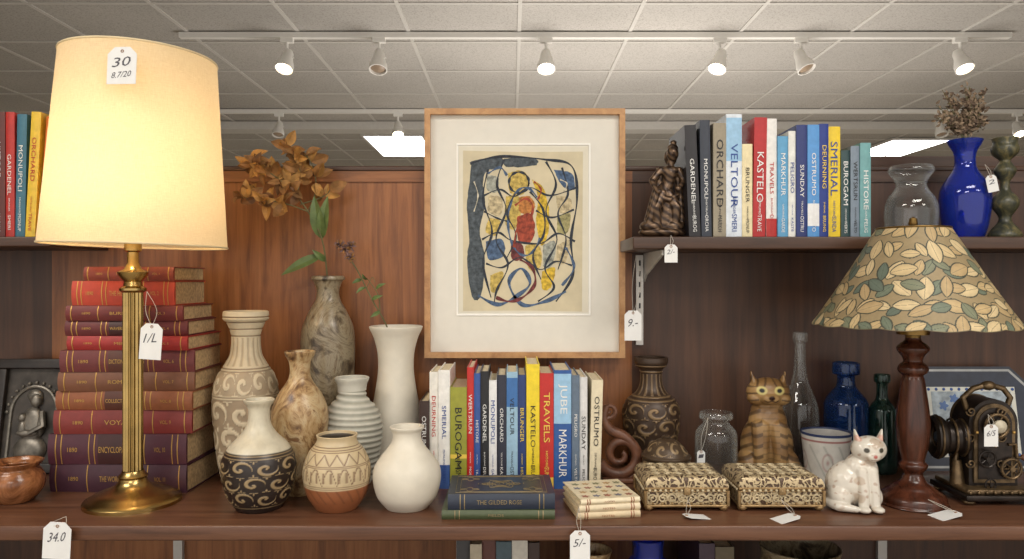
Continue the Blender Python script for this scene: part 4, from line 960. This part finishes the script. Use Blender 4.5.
# ================================================================ PRICE TAGS
def tag(cx_,cy_,D,w,h,txt,anchor=None,rot=0,Mx=None,aD=None,slack=3):
    mb=MB(); u=D/F; W_,H_=w*u,h*u
    c=P(cx_,cy_,D)
    R=Matrix.Translation(c)@(Mx if Mx else Matrix.Rotation(math.radians(rot),4,'Y'))
    k_=.24*W_; pl=[(-W_/2,-H_/2),(W_/2,-H_/2),(W_/2,H_/2-k_),(W_/2-k_,H_/2),(-W_/2+k_,H_/2),(-W_/2,H_/2-k_)]
    mb.prism(pl,0,.0006,WHITE,R@RM)
    for i,t in enumerate(txt):
        o_=R@Vector((0,-.0009,H_*(.10-.34*i)))
        mb.text(t,o_,R.to_3x3()@Vector((1,0,.1)),R.to_3x3()@Vector((.25,0,1)),W_*(.6 if i==0 else .66),H_*(.26 if i==0 else .16),INK)
    hole=R@Vector((0,-.001,H_/2-k_*.6)); mb.torus(.0022,.0006,mat("eyelet",C(150,110,80),.5,0,0),Matrix.Translation(hole)@R.to_3x3().to_4x4()@FX,16)
    if anchor:
        a=P(anchor[0],anchor[1],aD or D)
        for s_ in (1,-.4):
            m2=(a+hole)/2+Vector((slack*u*s_,-.002,-abs(slack)*u*.2)); mb.tube([tuple(x) for x in smoothprof([tuple(hole),tuple(m2),tuple(a)],16)],.0005,STRING,5)
    return mb.build("price_tag",loc=c)
tilt=math.atan2(rb-rt,zt_-zb_)
tag(122,66,1.262,30,38,["30","8.7/20"],(122,50),0,Matrix.Rotation(math.radians(-3),4,'Z')@Matrix.Rotation(-tilt,4,'X'),1.275,2)
tag(151,342,1.375,22,36,["1/L"],(147,292),4,None,1.395,8)
tag(57,541,1.27,28,37,["34.0"],(66,517),3,None,1.279,-12)
tag(580,546,1.27,20,30,["5/-"],(579,508),0,None,1.315,-3)
tag(671,254,1.485,13,18,["2/-"],(671,236),0,None,1.498,2)
tag(633,326,1.60,17,30,["9.-"],(636,256),0,None,1.60,6)
tag(991,436,1.395,14,22,["6/5"],(988,415),0,None,1.40,3)
tag(992,184,1.545,11,17,["2"],(985,165),-12,None,1.56,2)
tag(701,458,1.535,8,14,["1"],(708,418),0,None,1.54,-3)
def lie(px,py,rz):
    D_=.4135*F/(py-280); M_=Matrix.Rotation(math.radians(rz),4,'Z')@Matrix.Rotation(math.radians(-82),4,'X'); return D_,M_
for px,py,w,h,rz,an,aD in ((696,517,16,26,105,(688,500),1.355),(786,519,18,28,-70,(781,500),1.355),(945,516,20,32,-75,(928,500),1.36)):
    D_,M_=lie(px,py,rz); tag(px,py,D_,w,h,[],an,0,M_,aD,3)

# ================================================================ CAMERA + LIGHT
cam=bpy.data.cameras.new("camera"); co=bpy.data.objects.new("camera",cam); bpy.context.scene.collection.objects.link(co)
cam.sensor_width=36; cam.lens=F/1024*36; co.location=(0,CAMY,EYE); co.rotation_euler=(math.pi/2,0,0); cam.clip_start=.02
bpy.context.scene.camera=co
w=bpy.data.worlds.new("world"); w.use_nodes=True; bpy.context.scene.world=w
w.node_tree.nodes["Background"].inputs[0].default_value=(1,.955,.90,1); w.node_tree.nodes["Background"].inputs[1].default_value=1.25
def area(name,loc,rot,sx,sy,e,col):
    l=bpy.data.lights.new(name,'AREA'); l.shape='RECTANGLE'; l.size=sx; l.size_y=sy; l.energy=e; l.color=col
    lo=bpy.data.objects.new(name,l); lo.location=loc; lo.rotation_euler=rot; bpy.context.scene.collection.objects.link(lo)
area("far_troffer_light",(-1.12,Y(7.7),CEIL-.04),(0,0,0),.5,1.1,45,(1,.97,.92))
area("far_troffer_light",(3.95,Y(7.9),CEIL-.04),(0,0,0),.5,1.1,45,(1,.97,.92))
area("added_ceiling_fill",(.8,2.8,.8),(math.pi,0,0),2.0,2.0,72,(1,.95,.89))  # added fill with no fixture, unseen behind the shelving, brightens the ceiling
sc=bpy.context.scene; sc.view_settings.view_transform='Standard'; sc.view_settings.look='None'; sc.view_settings.exposure=0
print("objects",len(bpy.data.objects))
